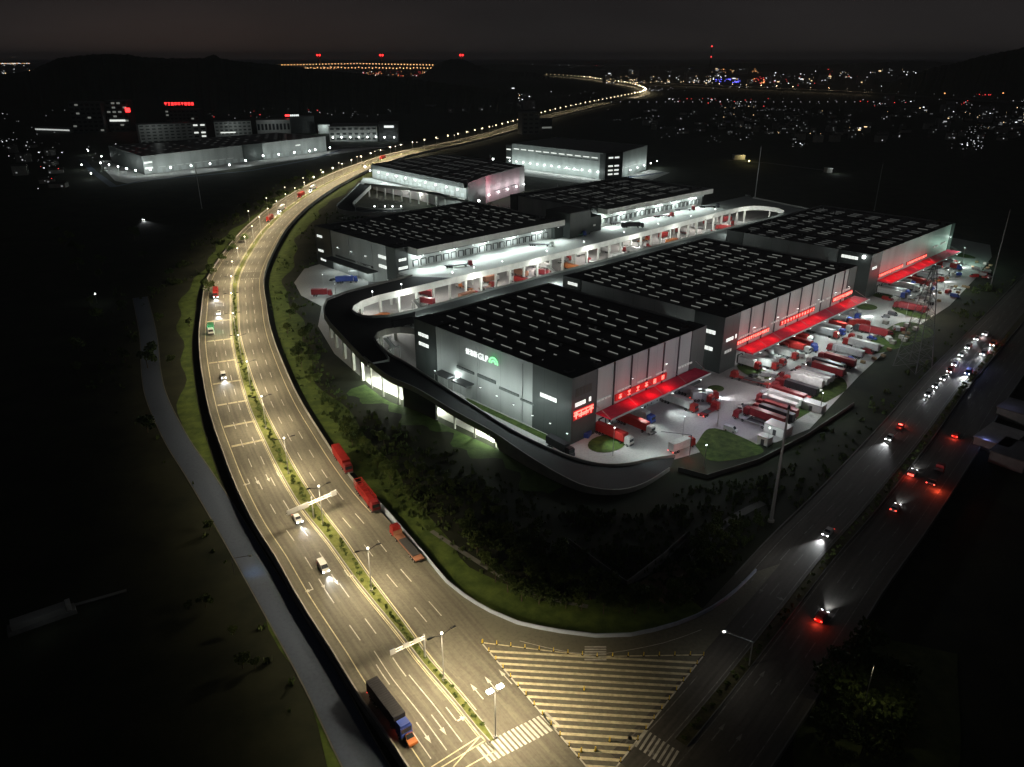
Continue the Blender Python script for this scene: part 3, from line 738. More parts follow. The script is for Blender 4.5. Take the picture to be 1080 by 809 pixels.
# ---- middle hall (B)
B, LB, WB = hall(261, 381, 151, 239, 24, 'long grey warehouse hall in the middle of the front row with three red lit boards', tow0=11.5, tow1=8, sw_tower=14)
windows(B, 'end', WB, [(76.5, 84.5, 16.0, 17.6), (76.5, 84, 8.8, 10.4)], win_e, L_=LB); windows(B, 'end', WB, [(3, 9, 20.6, 22.0)], win_e, L_=LB)
windows(B, 'dock', WB, [(2.2, 7.5, 13.2, 14.6), (9, 10, 13.2, 15)], win_e, L_=LB)
windows(B, 'dock', WB, [(2, 7, 8.2, 9.4)], win_dim, L_=LB)
skylights(B, LB, WB, 23.3, 5.3, 10.6, 4, 4.4, ln=5.6, wd=.26, seed=9, skip=.06, m=sky_e)
canopy(B, 11, LB + 3, 7.6, 8.2)
dock_doors(B, 15, LB - 5, 1.2)
wall_lights(B, [16 + 14.5 * i for i in range(8)], -8.4, 7.6, 3600, 'canopyB', rot=(-math.radians(25), 0, 0), ang=130, out_=.6)
red_board(B, 11, 37, 9.6, 11.4, 15, 1.35, 11); red_board(B, 47, 79, 9.6, 11.8, 12, 1.4, 13); red_board(B, 98, LB - 1, 9.6, 12, 12, 1.55, 17)
windows(B, 'dock', WB, [(13, 21, 12.2, 12.8), (24, 34, 12.2, 12.8), (38.5, 45, 12.4, 13), (48, 62, 12.6, 13.1), (66, 80, 12.6, 13.1), (84, 88, 12.5, 13.2), (91, 95, 12.5, 13.3), (99, 106, 12.8, 13.6), (108, 116, 12.8, 13.8)], win_dim, L_=LB)
g = MB()
for x in [20 + i * 10.9 for i in range(9)]: g.box(x - .2, x + .2, -.42, 0, .5, 23.9)
for x in (9.5, 15.5, 48, 68, 88, 108): pass
g.build('wall_joint', dsteel, B)
for x in (24, 44, 62, 82, 100, 114): mk('wall_light', wl_head, B, (x, -.1, 14.6))

# ---- far hall of the front row (C)
Cc, LC, WC = hall(409, 531, 155, 242, 24, 'warehouse hall at the far end of the front row with one long red-lit canopy', tow0=13, tow1=5, sw_tower=18)
windows(Cc, 'end', WC, [(71, 80, 20.2, 21.8), (73, 79, 15.4, 17), (71, 80, 9.5, 11)], win_e, L_=LC)
windows(Cc, 'dock', WC, [(2.5, 8, 15.6, 17)], win_e, L_=LC); windows(Cc, 'dock', WC, [(92, 98, 13, 14), (104, 112, 13, 14.2)], win_dim, L_=LC)
skylights(Cc, LC, WC, 23.3, 4.6, 12, 5, 5.5, ln=6, wd=.26, seed=12, skip=.05, m=sky_e2)
canopy(Cc, 12, 118, 7.6, 8.2)
dock_doors(Cc, 16, LC - 5, 1.2)
red_board(Cc, 13, 46, 9.4, 11.2, 16, 1.3, 21); red_board(Cc, 52, 82, 9.4, 11.2, 14, 1.3, 22)
wall_lights(Cc, [20 + 18 * i for i in range(6)], -8.4, 7.6, 2400, 'canopyC', rot=(-math.radians(25), 0, 0), ang=130, out_=.6)
mk('wall_light', MB().box(-.9, .9, -.8, .3, -.7, .7).mesh('wall_light', head_w), Cc, (-.8, 4.0, 22.5))
light('SPOT', (-2, 3.5, 22.5), 5000, COOL, Cc, .4, 120, .8, (0, math.radians(50), 0))
wall_lights(Cc, [118.5], -.2, 16, 300, 'far_corner', kind='POINT')

# ---- rear hall (D)
D, LD, WD = hall(235, 361, 340, 425, 24, 'rear warehouse hall on the highway side facing the raised truck deck', tow0=8, tow1=.8, sw_tower=9, rear_tower=18)
g = MB(); g.box(8.2, LD, -9, -.02, 20.6, 24.0, 0); g.build('eaves_band', pale2, D)
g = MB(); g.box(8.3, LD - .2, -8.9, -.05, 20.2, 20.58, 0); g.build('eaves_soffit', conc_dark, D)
g = MB(); g.box(8.3, LD - .1, -8.9, 0, 24.001, 24.1, 0); g.build('eaves_roof', roof_m, D)
windows(D, 'end', WD, [(2, 8, 17.6, 19), (2, 8, 8.6, 10), (4, 10, 3.2, 4.6), (68.5, 75.5, 16.4, 18), (68.5, 75.5, 10.9, 12.5), (76, 81, 3.5, 5)], win_e, L_=LD)
windows(D, 'dock', WD, [(1.6, 6.6, 16.6, 18), (1.2, 7.4, 11.9, 13.4)], win_e, L_=LD)
windows(D, 'end', WD, [(22, 62, 8.8, 9.8)], mat('louvre3', (.09, .09, .085), .7), 'louvre', L_=LD)
windows(D, 'end', WD, [(44, 52, 9.0, 9.7), (55, 60, 8.9, 9.6)], win_dim, L_=LD)
g = MB(); g.box(-7, -.3, 18, 67, 7.6, 8.1); g.build('canopy', dsteel, D)
for y_ in (30, 45, 60): mk('wall_light', wl_head, D, (-.3, y_, 15)).rotation_euler.z = -math.pi / 2; light_shared('d_end', (-3.5, y_, 7.2), D, kind='POINT', power=1500, col=COOL, soft=.4)
skylights(D, LD, WD, 23.3, 5.4, 11, 5, 6, ln=6.2, wd=.24, a0=14, seed=31, skip=.12, m=sky_e3)
dock_doors(D, 13, LD - 3, 12.2, 5.5)
wall_lights(D, [12 + 12 * i for i in range(10)], -8.6, 20.2, 9000, 'deckD', rot=(-math.radians(32), 0, 0), ang=140, out_=.2)
wall_lights(D, [14 + 24 * i for i in range(5)], -3.2, 18.0, 3500, 'deckDin', kind='POINT')

# ---- rear far hall (E)
E_, LE, WE = hall(402, 538, 344, 425, 24, 'farthest rear warehouse hall beyond the dark lift tower', tow0=6, tow1=.8, sw_tower=7, rear_tower=8)
g = MB(); g.box(6.2, LE, -9, -.02, 20.6, 24.0, 0); g.build('eaves_band', pale2, E_)
g = MB(); g.box(6.3, LE - .1, -8.9, 0, 24.001, 24.1, 0); g.build('eaves_roof', roof_m, E_)
skylights(E_, LE, WE, 23.3, 5.0, 12, 5, 6, ln=6, wd=.26, a0=10, seed=41, skip=.1, m=sky_e2)
dock_doors(E_, 13, LE - 3, 12.2, 5.5)
wall_lights(E_, [10 + 14 * i for i in range(9)], -8.6, 20.2, 9000, 'deckE', rot=(-math.radians(32), 0, 0), ang=140, out_=.2)
wall_lights(E_, [10 + 22 * i for i in range(6)], -3.2, 18.0, 4200, 'deckEin', kind='POINT')
# lift tower between the two rear halls
t = thing('lift_tower', 'dark windowless lift tower standing between the two rear halls', 'tower', Q(366, 331), RZ)
MB().box(0, 20, 0, 22, 0, 27).build('wall', dark, t); MB().box(.4, 19.6, .4, 21.6, 27, 27.3).build('roof', roof_m, t)
MB().box(20.1, 36, 4, 22, 0, 21).build('annex', dark, t); MB().box(-8, -.1, 6, 22, 0, 22).build('annex', dark, t)
windows(t, 'dock', 22, [(23, 25, 16, 17)], win_dim)
# connecting block between A and B, B and C (recessed, dark)
for a0, a1, lab in ((247.6, 260.4, 'low dark link block between the nearest and the middle front halls'), (381.8, 408.2, 'low dark link block between the middle and the far front halls')):
    t = thing('link_block', lab, 'building', Q(a0, 175), RZ); MB().box(0, a1 - a0, 0, 60, 0, 14).build('wall', dark, t); MB().box(.3, a1 - a0 - .3, .3, 59.7, 14, 14.25).build('roof', roof_m, t)
    light('POINT', (4, -6, 6), 900, COOL, t, .4)

# ---- raised truck deck with its long light well
ZD = 11.0
outer = [(604, 344), (604, 339.6), (361, 339.6), (236, 339.6), (236, 327), (214, 326), (193, 324.5), (179, 319.7), (171.6, 310), (166, 300), (161, 286), (156.4, 270), (152.4, 256), (148.5, 242), (147, 236),
         (155.5, 234), (158, 240), (161, 249), (164.6, 257.3), (169, 261.7), (174, 262.6), (180, 260.5), (183, 256), (183.6, 250), (183.6, 239.5), (262, 239.5), (409, 242.5), (540, 242.5), (556, 250), (570, 262), (578, 276), (584, 300), (592, 330)]
slot = [(177.3, 291), (178.5, 296), (182, 300.5), (189, 304.5), (200, 307), (235, 307), (300, 306), (380, 307.5), (440, 309), (520, 312), (545, 311.5), (555, 308), (560, 300), (560, 290), (554, 281), (545, 277), (530, 275.5), (478, 276.5), (400, 278), (320, 277), (262, 277.5), (208, 276.5), (196, 276.5), (186, 278), (180, 282), (177.6, 286)]
deck = thing('truck_deck', 'raised white-lit concrete truck deck with a long light well between the front and rear halls', 'elevated deck', (0, 0, 0))
P2 = lambda a, c: tuple(Q(a, c)[:2])
MB().prism([P2(*p) for p in outer], ZD - 1.1, ZD, holes=[[P2(*p) for p in slot]]).build('deck_slab', conc_deck, deck)
wloop = [(252, 307.2), (236, 326.6), (214, 325.6), (193, 324.1), (179.3, 319.4), (172, 309.8), (166.4, 299.8), (161.4, 285.8), (156.8, 270), (152.8, 256), (149, 242), (147.4, 236.4), (155.2, 234.4), (157.7, 240), (160.7, 249.2), (164.3, 257.6), (168.8, 262), (174, 263), (182, 262), (192, 266), (200, 276.2), (186, 278), (180, 282), (177.6, 286), (177.3, 291), (178.5, 296), (182, 300.5), (189, 304.5), (200, 307), (235, 307)]
g = MB(); tri_ = tessellate_polygon([[Vector((*P2(*p), 0)) for p in wloop]]); g.v = [(*P2(*p), ZD + .025) for p in wloop]
for t_ in tri_: g.f.append(tuple(t_)); g.m.append(0)
g.build('asphalt_surface', asphalt2, deck)
MB().wall([P2(*p) for p in slot], ZD - 2.2, ZD + 1.15, .45, closed=True).build('parapet', mat('pale_concrete', (.55, .55, .52), .8, noise=.12, scale=.3), deck)
MB().wall([P2(*p) for p in outer[4:15]], ZD - 1.6, ZD + 1.1, .4).build('parapet', conc, deck)
MB().wall([P2(*p) for p in outer[15:25]], ZD - 1.6, ZD + 1.1, .4).build('parapet', conc, deck)
MB().wall([P2(*p) for p in outer[27:]], ZD - 1.6, ZD + 1.1, .4).build('parapet', conc, deck)
colm = MB().box(-.55, .55, -.55, .55, 0, ZD - 1.1).mesh('column', mat('pale_concrete', (.5, .5, .5)))
colr = 0
for i in range(33):
    a = 190 + i * 11.2
    if a < 552: mk('column', colm, deck, Q(a, 308.2 + (a - 300) * .012), RZ)
for i in range(30):
    a = 188 + i * 12.4
    if a < 552: mk('column', colm, deck, Q(a, 276), RZ)
for p in ((176.5, 292), (180, 282), (184, 302), (562, 297), (556, 283), (150.5, 246), (154, 258), (158.5, 272), (163, 286), (168, 299), (173.5, 309), (181, 317), (200, 322), (222, 323), (166, 261), (172, 264)): mk('column', colm, deck, Q(*p), RZ)
for i in range(13): mk('column', colm, deck, Q(190 + i * 28, 322), RZ)
# descending ramp round the corner of the nearest hall
rout, rin = [], []
for x, y, z in ((384, 378, 11), (409, 398, 9.6), (440, 412, 8.2), (480, 436, 6.2), (520, 458, 4.6), (560, 485, 3.1), (600, 508, 1.8), (625, 517, 1.2), (655, 519, .7), (680, 512, .4), (706, 496, .15)):
    a, c = ql(x, y, z); rout.append((a, c, z))
for x, y, z in ((402, 366, 11), (410, 374, 10.4), (430, 386, 9), (460, 405, 7.4), (500, 430, 5.5), (540, 455, 3.8), (575, 473, 2.4), (605, 485, 1.5), (632, 491, 1), (660, 491, .6), (690, 485, .3), (712, 482, .15)):
    a, c = ql(x, y, z); rin.append((a, c, z))
def resamp(pts, n):
    pts = [Vector(p) for p in pts]; sm = smooth([tuple(p) for p in pts], 2.5); s_ = [0]
    for a, b in zip(sm, sm[1:]): s_.append(s_[-1] + (Vector(b) - Vector(a)).length)
    o_ = []
    for i in range(n):
        t = s_[-1] * i / (n - 1); j = 0
        while j < len(s_) - 2 and s_[j + 1] < t: j += 1
        u = (t - s_[j]) / max(1e-6, s_[j + 1] - s_[j]); o_.append(tuple(Vector(sm[j]).lerp(Vector(sm[j + 1]), u)))
    return o_
NR = 60; ro = resamp(rout, NR); ri = resamp(rin, NR)
ri = [(a, c, z2[2]) for (a, c, z), z2 in zip(ri, ro)]
ramp = thing('truck_ramp', 'dark curved truck ramp sweeping down round the nearest hall to the yard', 'ramp', (0, 0, 0))
g = MB()
for i in range(NR - 1):
    o1, o2, i1, i2 = [Q(*p) for p in (ro[i], ro[i + 1], ri[i], ri[i + 1])]
    g.face([o1, o2, i2, i1][::1]); dz = Vector((0, 0, -min(1.0, 1)))
    if ro[i][2] > 4: g.face([o1 + dz, i1 + dz, i2 + dz, o2 + dz]); g.face([o1, o1 + dz, o2 + dz, o2]); g.face([i1, i2, i2 + dz, i1 + dz])
g.build('ramp_deck', asphalt2, ramp)
g = MB(); g.wall([tuple(Q(a, c)[:2]) for a, c, z in ro], [z - (1.4 if z > 4.4 else z + .2) for a, c, z in ro], [z + 1.0 for a, c, z in ro], .4); g.build('parapet', conc, ramp)
g = MB(); g.wall([tuple(Q(a, c)[:2]) for a, c, z in ri], [z - (1.4 if z > 4.4 else z + .2) for a, c, z in ri], [z + 1.0 for a, c, z in ri], .4); g.build('parapet', conc, ramp)
# dark closed bay in the middle of the ramp, backing wall and columns
for i in range(2, NR, 4):
    a, c, z = ro[i]; nx = (a, c)
    if z > 3.2:
        MB().box(-.25, .25, -.25, .25, 0, z - 1).build('column', conc, ramp, Q(a + .2, c), RZ)
pan = [p for p in ro if 7.0 < p[2] < 9.0]
MB().wall([P2(a - .1, c) for a, c, z in pan], 0, [z - 1 for a, c, z in pan], .3).build('infill_wall', dark, ramp)
back = [p for p in ri if p[2] > 3.0]
MB().wall([P2(a + .3, c) for a, c, z in back], 0, [z - 1.0 for a, c, z in back], .3).build('retaining_wall', mat('limewashed_wall', (.62, .64, .58), .8, noise=.1, scale=.4), ramp)
for i in (1, 5, 9, 13, 17, 27, 30, 33, 36, 39):
    a, c, z = ro[i]; a2, c2, _ = ri[i]; light('POINT', Q(a * .6 + a2 * .4, c * .6 + c2 * .4, min(3.4, z - 2.0) if z > 3.6 else 1.4), 5200 if z > 6 else 3400, (.92, 1, .80), ramp, .6)
# small flood lights inside the well and below the deck
for i in range(16):
    a = 192 + i * 23.5; light_shared('under_deck', Q(a, 291 + (i % 2) * 10, 8.4), deck, kind='POINT', power=5500, col=(.95, 1, .93), soft=.5)
for i in range(9):
    a = 198 + i * 42; light_shared('under_deck2', Q(a, 318, 9), deck, kind='POINT', power=4200, col=(1, .93, .85), soft=.5)
    light_shared('rear_deck_fill', Q(a, 262, 15.5), deck, kind='POINT', power=2200, col=COOL, soft=.5)  # bare fill points added above the rear deck strip to brighten it
lamp_small = MB().tube((0, 0, 0), (0, 0, 3.2), .07, n=5).mesh('pole', steel); lamp_small_h = MB().ball((0, 0, 3.3), .26, seg=6, ring=4).mesh('lamp_head', head_w)
i = 0
for (a, c) in [(196, 305.2), (214, 306.2), (247, 306.2), (262, 306), (282, 305), (318, 305.6), (352, 306.4), (392, 307), (430, 308), (470, 309), (505, 311)]:
    t = thing('parapet_lamp', f'{ordn(i)} small bright lamp on the light well parapet counting from the ramp end', 'lamp', Q(a, c, ZD + 1), RZ, 'lamps along the light well parapet'); i += 1
    mk('pole', lamp_small, t); mk('lamp_head', lamp_small_h, t); light_shared('parapet_lamp', (0, 0, 3.3), t, kind='POINT', power=2300, col=(1, .97, .9), soft=.3)
JW = [7 + 3 * math.sin(i * .5) + 2 * math.sin(i * 1.3) for i in range(NR)]
g = MB(); lw = [P2(a - .5, c) for a, c, z in ro[:44]]; lo_ = offset(lw, -9) if 1 else lw
for i in range(len(lw) - 1): g.face([(*lw[i], .03), (*lw[i + 1], .03), (*P2(ro[i + 1][0] - JW[i + 1], ro[i + 1][1]), .03), (*P2(ro[i][0] - JW[i], ro[i][1]), .03)][::-1])
struct(g.build('lawn', mat('rough_grass', (.035, .07, .012), .95, col2=(.075, .13, .03), scale=.35, detail=9)))
# steel stair towers
def stair_tower(a, c, h, label):
    t = thing('stair_tower', label, 'staircase', Q(a, c), RZ)
    g = MB()
    for x in (-1.6, 1.6):
        for y in (-3.5, 3.5): g.box(x - .14, x + .14, y - .14, y + .14, 0, h)
    g.build('frame', white_p, t); z = 0; k_ = 1
    while z < h - .5:
        g = MB(); g.face([(-1.5, -2.6 * k_, z), (-.1, -2.6 * k_, z), (-.1, 2.6 * k_, z + 2.6), (-1.5, 2.6 * k_, z + 2.6)] ); M_ = Matrix.Translation((0, 0, z))
        g.tube((-1.5, -2.6 * k_, z + .9), (-1.5, 2.6 * k_, z + 3.5), .07, n=4); g.tube((0, -2.6 * k_, z + .5), (0, 2.6 * k_, z + 3.1), .16, n=4); g.tube((-1.5, -2.6 * k_, z), (-1.5, 2.6 * k_, z + 2.6), .16, n=4)
        g.box(-1.6, 1.6, 2.6 * k_ - .9, 2.6 * k_ + .9, z + 2.55, z + 2.65); g.build('flight', white_p, t); z += 2.6; k_ = -k_
    light('POINT', (2.6, 0, 5), 350, (.95, 1, .95), t, .4)
stair_tower(166.5, 248, 11, 'white steel stair in the small opening beside the nearest hall')
stair_tower(207, 283, 11.5, 'white zigzag stair rising through the near end of the light well')
stair_tower(300, 284, 11.5, 'white zigzag stair in the middle of the light well')
# rear-side fittings beside hall A: boxes, pipes
for (a, c, sx_, sy_, hh, lab) in ((166, 232, 4, 7, 3.2, 'pale equipment cabin under the ramp curve'), (163.5, 219, 3, 4, 3, 'small pale equipment cabin at the wall foot'),):
    t = thing('equipment_cabin', lab, 'cabin', Q(a, c), RZ); MB().box(-sx_ / 2, sx_ / 2, -sy_ / 2, sy_ / 2, 0, hh).build('wall', white_p, t); MB().box(-sx_ / 2 - .2, sx_ / 2 + .2, -sy_ / 2 - .2, sy_ / 2 + .2, hh, hh + .2).build('roof', steel, t)

# ---- other halls
def poly_hall(label, pts, h, m, mroof=roof_m, inset=.3, z0=0, joints=0):
    cx = sum(p[0] for p in pts) / len(pts); cy = sum(p[1] for p in pts) / len(pts)
    t = thing('warehouse', label, 'warehouse', (cx, cy, z0)); lp = [(p[0] - cx, p[1] - cy) for p in pts]
    MB().prism(lp, 0, h - .8).build('wall', m, t); MB().wall(lp, h - .8, h, .4, closed=True).build('parapet', m, t)
    MB().prism([(x * .995, y * .995) for x, y in lp], h - .79, h - .6).build('roof', mroof, t)
    return t, lp
def face_panels(t, p0, p1, z0, z1, out_, m, name, f0=0, f1=1, n=1, fill=1.0, th=.15):
    """n panels along the wall p0-p1 (local), standing out_ proud on the right-hand side of the walk"""
    d = Vector((p1[0] - p0[0], p1[1] - p0[1])); nr = Vector((d.y, -d.x)).normalized(); L_ = d.length; d.normalize(); ang = math.atan2(d.y, d.x)
    for i in range(n):
        u0 = f0 + (f1 - f0) * (i + (1 - fill) / 2) / n; u1 = f0 + (f1 - f0) * (i + (1 + fill) / 2) / n
        g = MB().box(0, (u1 - u0) * L_, 0, th, z0, z1); o = g.build(name, m, t); q = Vector(p0) + d * (u0 * L_) + nr * (out_ + th); o.location = (q.x, q.y, 0); o.rotation_euler.z = ang
def roof_dashes(t, lp, z, e0, e1, n0, n1, m, ln, wd=.6, per=5):
    a, b, c, d = [Vector(p) for p in (lp[0], lp[1], lp[2], lp[3])]
    u = (b - a).normalized(); ang = math.atan2(u.y, u.x); me = MB().box(-wd / 2, wd / 2, -ln / 2, ln / 2, 0, .2).mesh('skylight', m)
    for i in range(n0):
        for j in range(n1):
            if i % (per + 1) == per: continue
            s_, r = (i + .7) / (n0 + .4), (j + .7) / (n1 + .4)
            p = a.lerp(b, s_).lerp(d.lerp(c, s_), r); mk('skylight', me, t, (p.x, p.y, z), ang)
Fp = [(-137, 764), (-37, 640), (-24, 682), (12, 752), (-72, 851)]
F, lp = poly_hall('cross-dock hall with a row of bright lamps under its eaves and a rose end wall', Fp, 24, pale)
MB().prism([(lp[1][0] - 1, lp[1][1] + 1), (lp[1][0] + .5, lp[1][1] - .5), (lp[2][0] + .5, lp[2][1] - .5), (lp[2][0] - 8, lp[2][1] + 5)], 0, 24.3).build('stair_block', dark, F)
face_panels(F, lp[2], lp[3], .3, 23.6, .02, pink, 'rose_wall', .02, .86); face_panels(F, lp[2], lp[3], 8.6, 9.2, .3, dsteel, 'louvre', .2, .8, 3, .8)
face_panels(F, lp[0], lp[1], 12, 15.4, .02, mat('dock_door_sheet', (.5, .52, .52)), 'dock_door', .05, .98, 20, .6)
face_panels(F, lp[0], lp[1], 10.6, 11, 0, conc, 'dock_shelf', 0, 1, 1, 1, 2.5)
face_panels(F, lp[0], lp[1], 20.2, 24.1, 0, dark, 'eaves_band', .02, .99, 1, 1, 2.6)
d = (Vector(lp[1]) - Vector(lp[0])); nr = Vector((d.y, -d.x)).normalized()
for i in range(10):
    p = Vector(lp[0]).lerp(Vector(lp[1]), .04 + i * .102) + nr * 5.4
    mk('wall_light', bpy.data.meshes.get('eave_lamp') or MB().ball((0, 0, 0), .6, seg=6, ring=4).mesh('eave_lamp', head_w), F, (p.x, p.y, 19)); light_shared('Flamp', (p.x + nr.x * 3, p.y + nr.y * 3, 17.0), F, kind='POINT', power=4200, col=COOL, soft=.6)
ang_ = 0
d2 = (Vector(lp[3]) - Vector(lp[2])).normalized(); n2 = Vector((d2.y, -d2.x))
for f_, z_ in ((6, 7), (24, 7), (42, 7), (60, 7), (76, 7)):
    p = Vector(lp[2]) + d2 * f_ + n2 * 1.0; mk('wall_light', bpy.data.meshes['eave_lamp'], F, (p.x, p.y, z_)); light_shared('Fend', (p.x + n2.x * 5, p.y + n2.y * 5, z_ + 3), F, kind='POINT', power=2300, col=(1, .95, .96), soft=.5)
light('POINT', (lp[2][0] + 9, lp[2][1] - 2, 19), 2600, (1, .25, .35), F, 1)
roof_dashes(F, [lp[0], lp[1], lp[3], lp[4]], 23.5, 0, 0, 17, 6, sky_e2, 6)
# raised deck and ramp of that hall
pp = [(391, 188.5), (384.5, 195), (429, 198.8), (473.5, 205.5), (494, 208)]
dk = thing('truck_deck', 'smaller brilliantly lit truck deck in front of the hall with the rose end wall', 'elevated deck', (0, 0, 0))
poly = [tuple(gp(x, y, 11)[:2]) for x, y in ((384.5, 194.6), (400, 196), (429, 198.6), (473.5, 205), (494, 208.5))] + [(-35.5, 638), (-137, 763), (-146, 765), tuple(gp(379, 194, 11)[:2])]
MB().prism(poly, 9.9, 11).build('deck_slab', conc_deck, dk)
MB().wall(poly[:5], 9.4, 12, .35).build('parapet', conc, dk)
for i in range(12):
    p = Vector(poly[0]).lerp(Vector(poly[4]), (i + .5) / 12); mk('column', bpy.data.meshes['column'], dk, (p.x, p.y + .8, 0))
for i in range(5):
    p = Vector(poly[0]).lerp(Vector(poly[4]), (i + .5) / 5); light_shared('Funder', (p.x + 2, p.y + 10, 7.5), dk, kind='POINT', power=3200, col=(1, .95, .9), soft=.5)
oo = [(379, 194, 11), (366, 207, 10), (355.8, 217, 8.5), (357, 221, 8), (361, 223, 7.5), (378, 225.3, 6), (400, 225.5, 4), (430, 224, 2)]
ii = [(391, 196.4, 11), (380, 207, 10), (372.4, 214.5, 8.5), (373, 217, 8), (376, 219.3, 7.5), (388, 221, 6), (405, 221.3, 4), (425, 220.6, 2)]
fo = resamp([tuple(gp(*p)) for p in oo], 30); fi = resamp([tuple(gp(*p)) for p in ii], 30)
rp2 = thing('truck_ramp', 'hooked dark ramp with pale kerbs beside the highway bend', 'ramp', (0, 0, 0)); g = MB()
for i in range(29): g.face([fo[i], fo[i + 1], (*fi[i + 1][:2], fo[i + 1][2]), (*fi[i][:2], fo[i][2])][::-1])
g.build('ramp_deck', asphalt2, rp2)
for q, zz in ((fo, fo), (fi, fo)): MB().wall([p[:2] for p in q], [max(0, p[2] - 2) for p in zz], [p[2] + 1.1 for p in zz], .45).build('parapet', mat('pale_concrete', (.5, .5, .5)), rp2)
for pi_, (x, y) in enumerate(((376, 213), (395, 218), (406, 218), (414, 218), (423, 218))):
    q = gp(x, y, 6); t = thing('path_lamp', f'{ordn(pi_)} small white lamp from the left on the hooked ramp kerb', 'lamp', (q.x, q.y, 3), 0, 'lamps on the hooked ramp'); mk('pole', lamp_small, t); mk('lamp_head', MB().ball((0, 0, 3.3), .5).mesh('lamp_head', head_w), t)
    if x in (395, 414): light('POINT', (0, 0, 4.2), 600, COOL, t, .3)
# hall G with three storeys
Gp = [(0, 925), (98, 826), (117, 836), (155, 905), (56, 1000)]
G_, lp = poly_hall('large pale hall with three rows of lights near the top centre', Gp, 27, mat_panel('cool_cladding', (.40, .43, .42), 13))
MB().prism([(lp[1][0] - 5, lp[1][1] + 5), (lp[1][0] + .3, lp[1][1] - .8), (lp[2][0] + .8, lp[2][1] - .8), (lp[2][0] - 6, lp[2][1] + 8)], 0, 27.3).build('stair_block', dark, G_)
MB().prism([(lp[0][0] - 7, lp[0][1] + 7), (lp[0][0] - .4, lp[0][1] - .4), (lp[0][0] + .1, lp[0][1] + .5), (lp[0][0], lp[0][1] + 12)], 0, 25).build('stair_block', dark, G_)
face_panels(G_, lp[0], lp[1], 21, 22, .02, win_e, 'window', .01, .94, 11, .7); face_panels(G_, lp[0], lp[1], 18.6, 19.2, .02, dsteel, 'louvre', .3, .94, 8, .9)
face_panels(G_, lp[0], lp[1], 6.4, 7, .5, win_e, 'window', .58, .76, 2, .8)
for z0 in (21.5, 13, 8.6, 4.6): face_panels(G_, lp[1], lp[2], z0, z0 + 1.6, 1.1, win_e, 'window', .12, .85, 2, .72)
for z0 in (19.5, 10): q0 = (lp[0][0] - 6.6, lp[0][1] + 6.4); face_panels(G_, q0, (q0[0] + 6, q0[1] - 6), z0, z0 + 1.4, .5, win_e, 'window', .1, .9)
face_panels(G_, lp[2], lp[3], 9.5, 10.2, .05, win_dim, 'window', .1, .6, 3, .8)
d = (Vector(lp[1]) - Vector(lp[0])).normalized(); nr = Vector((d.y, -d.x))
for i in range(13):
    p = Vector(lp[0]).lerp(Vector(lp[1]), -.02 + i * .08) + nr * 1.2; mk('wall_light', bpy.data.meshes['eave_lamp'], G_, (p.x, p.y, 7.5)); light_shared('Glamp', (p.x + nr.x * 6.5, p.y + nr.y * 6.5, 6.0), G_, kind='POINT', power=2400, col=COOL, soft=.6)
d2 = (Vector(lp[3]) - Vector(lp[2])).normalized(); n2 = Vector((d2.y, -d2.x))
for i in range(5):
    p = Vector(lp[2]) + d2 * (14 + i * 22) + n2 * 5; mk('wall_light', bpy.data.meshes['eave_lamp'], G_, (p.x, p.y, 7.5)); light_shared('Glamp2', (p.x + n2.x * 2, p.y + n2.y * 2, 7), G_, kind='POINT', power=2600, col=COOL, soft=.6)
g = MB(); g.prism([(-25, 925), (0, 868), (92, 785), (135, 800), (178, 880), (160, 905), (110, 832), (0, 930)], -.1, .04); struct(g.build('yard_apron', conc_yard))
for x0, y0, x1, y1 in ((545, 228, 640, 190), (640, 190, 700, 182)):
    g = MB(); g.strip([tuple(gp(x0, y0, 0)[:2]), tuple(gp(x1, y1, 0)[:2])], .06, 6); struct(g.build('road', conc_road))

# left hall H and its yard
Hp = [(-406, 862), (-256, 1090), (-340, 1150), (-494, 968)]
hall_dark_end = True
Hh, lp = poly_hall('long low grey warehouse across the fields on the left with lamps along two sides', Hp, 20, pale)
face_panels(Hh, lp[3], lp[0], .2, 19.6, .02, dark, 'end_shade_sheet', 0, 1, 1, 1, .2)  # dark sheet over the end wall, painting in its lack of light
face_panels(Hh, (lp[0]), (lp[1]), 6.2, 6.8, .05, win_dim, 'window', .06, .44, 9, .8); face_panels(Hh, lp[0], lp[1], .5, 5.2, .05, mat('dock_door_sheet', (.5, .52, .52)), 'dock_door', .05, .95, 24, .6)
for z0 in (12, 6): face_panels(Hh, lp[0], lp[1], z0, z0 + 1.6, .2, win_e, 'window', .005, .04)
face_panels(Hh, lp[0], lp[1], 12, 13.4, .2, win_e, 'window', .50, .53); face_panels(Hh, lp[0], lp[1], 12, 13.2, .2, win_e, 'window', .8, .83)
MB().prism([tuple(Vector(lp[0]).lerp(Vector(lp[1]), f) + Vector((o_, -o_ * .6))) for f, o_ in ((.49, .5), (.6, .5), (.6, -12), (.49, -12))], 0, 20.3).build('stair_block', dark, Hh)
roof_dashes(Hh, lp, 19.5, 0, 0, 16, 5, sky_e2, 6, .5)
g = MB(); g.prism([(-520, 990), (-500, 950), (-418, 818), (-395, 800), (-330, 905), (-235, 1060), (-180, 1150), (-240, 1120), (-406, 862), (-500, 985)], -.1, .04); struct(g.build('yard_apron', conc_yard))
g = MB(); g.strip([tuple(gp(x, y, 0)[:2]) for x, y in ((120, 197), (149, 191), (265, 180), (330, 168), (360, 158))], .08, 5); g.strip([tuple(gp(x, y, 0)[:2]) for x, y in ((86, 168), (97, 180), (120, 197))], .08, 7); struct(g.build('road', conc_road))
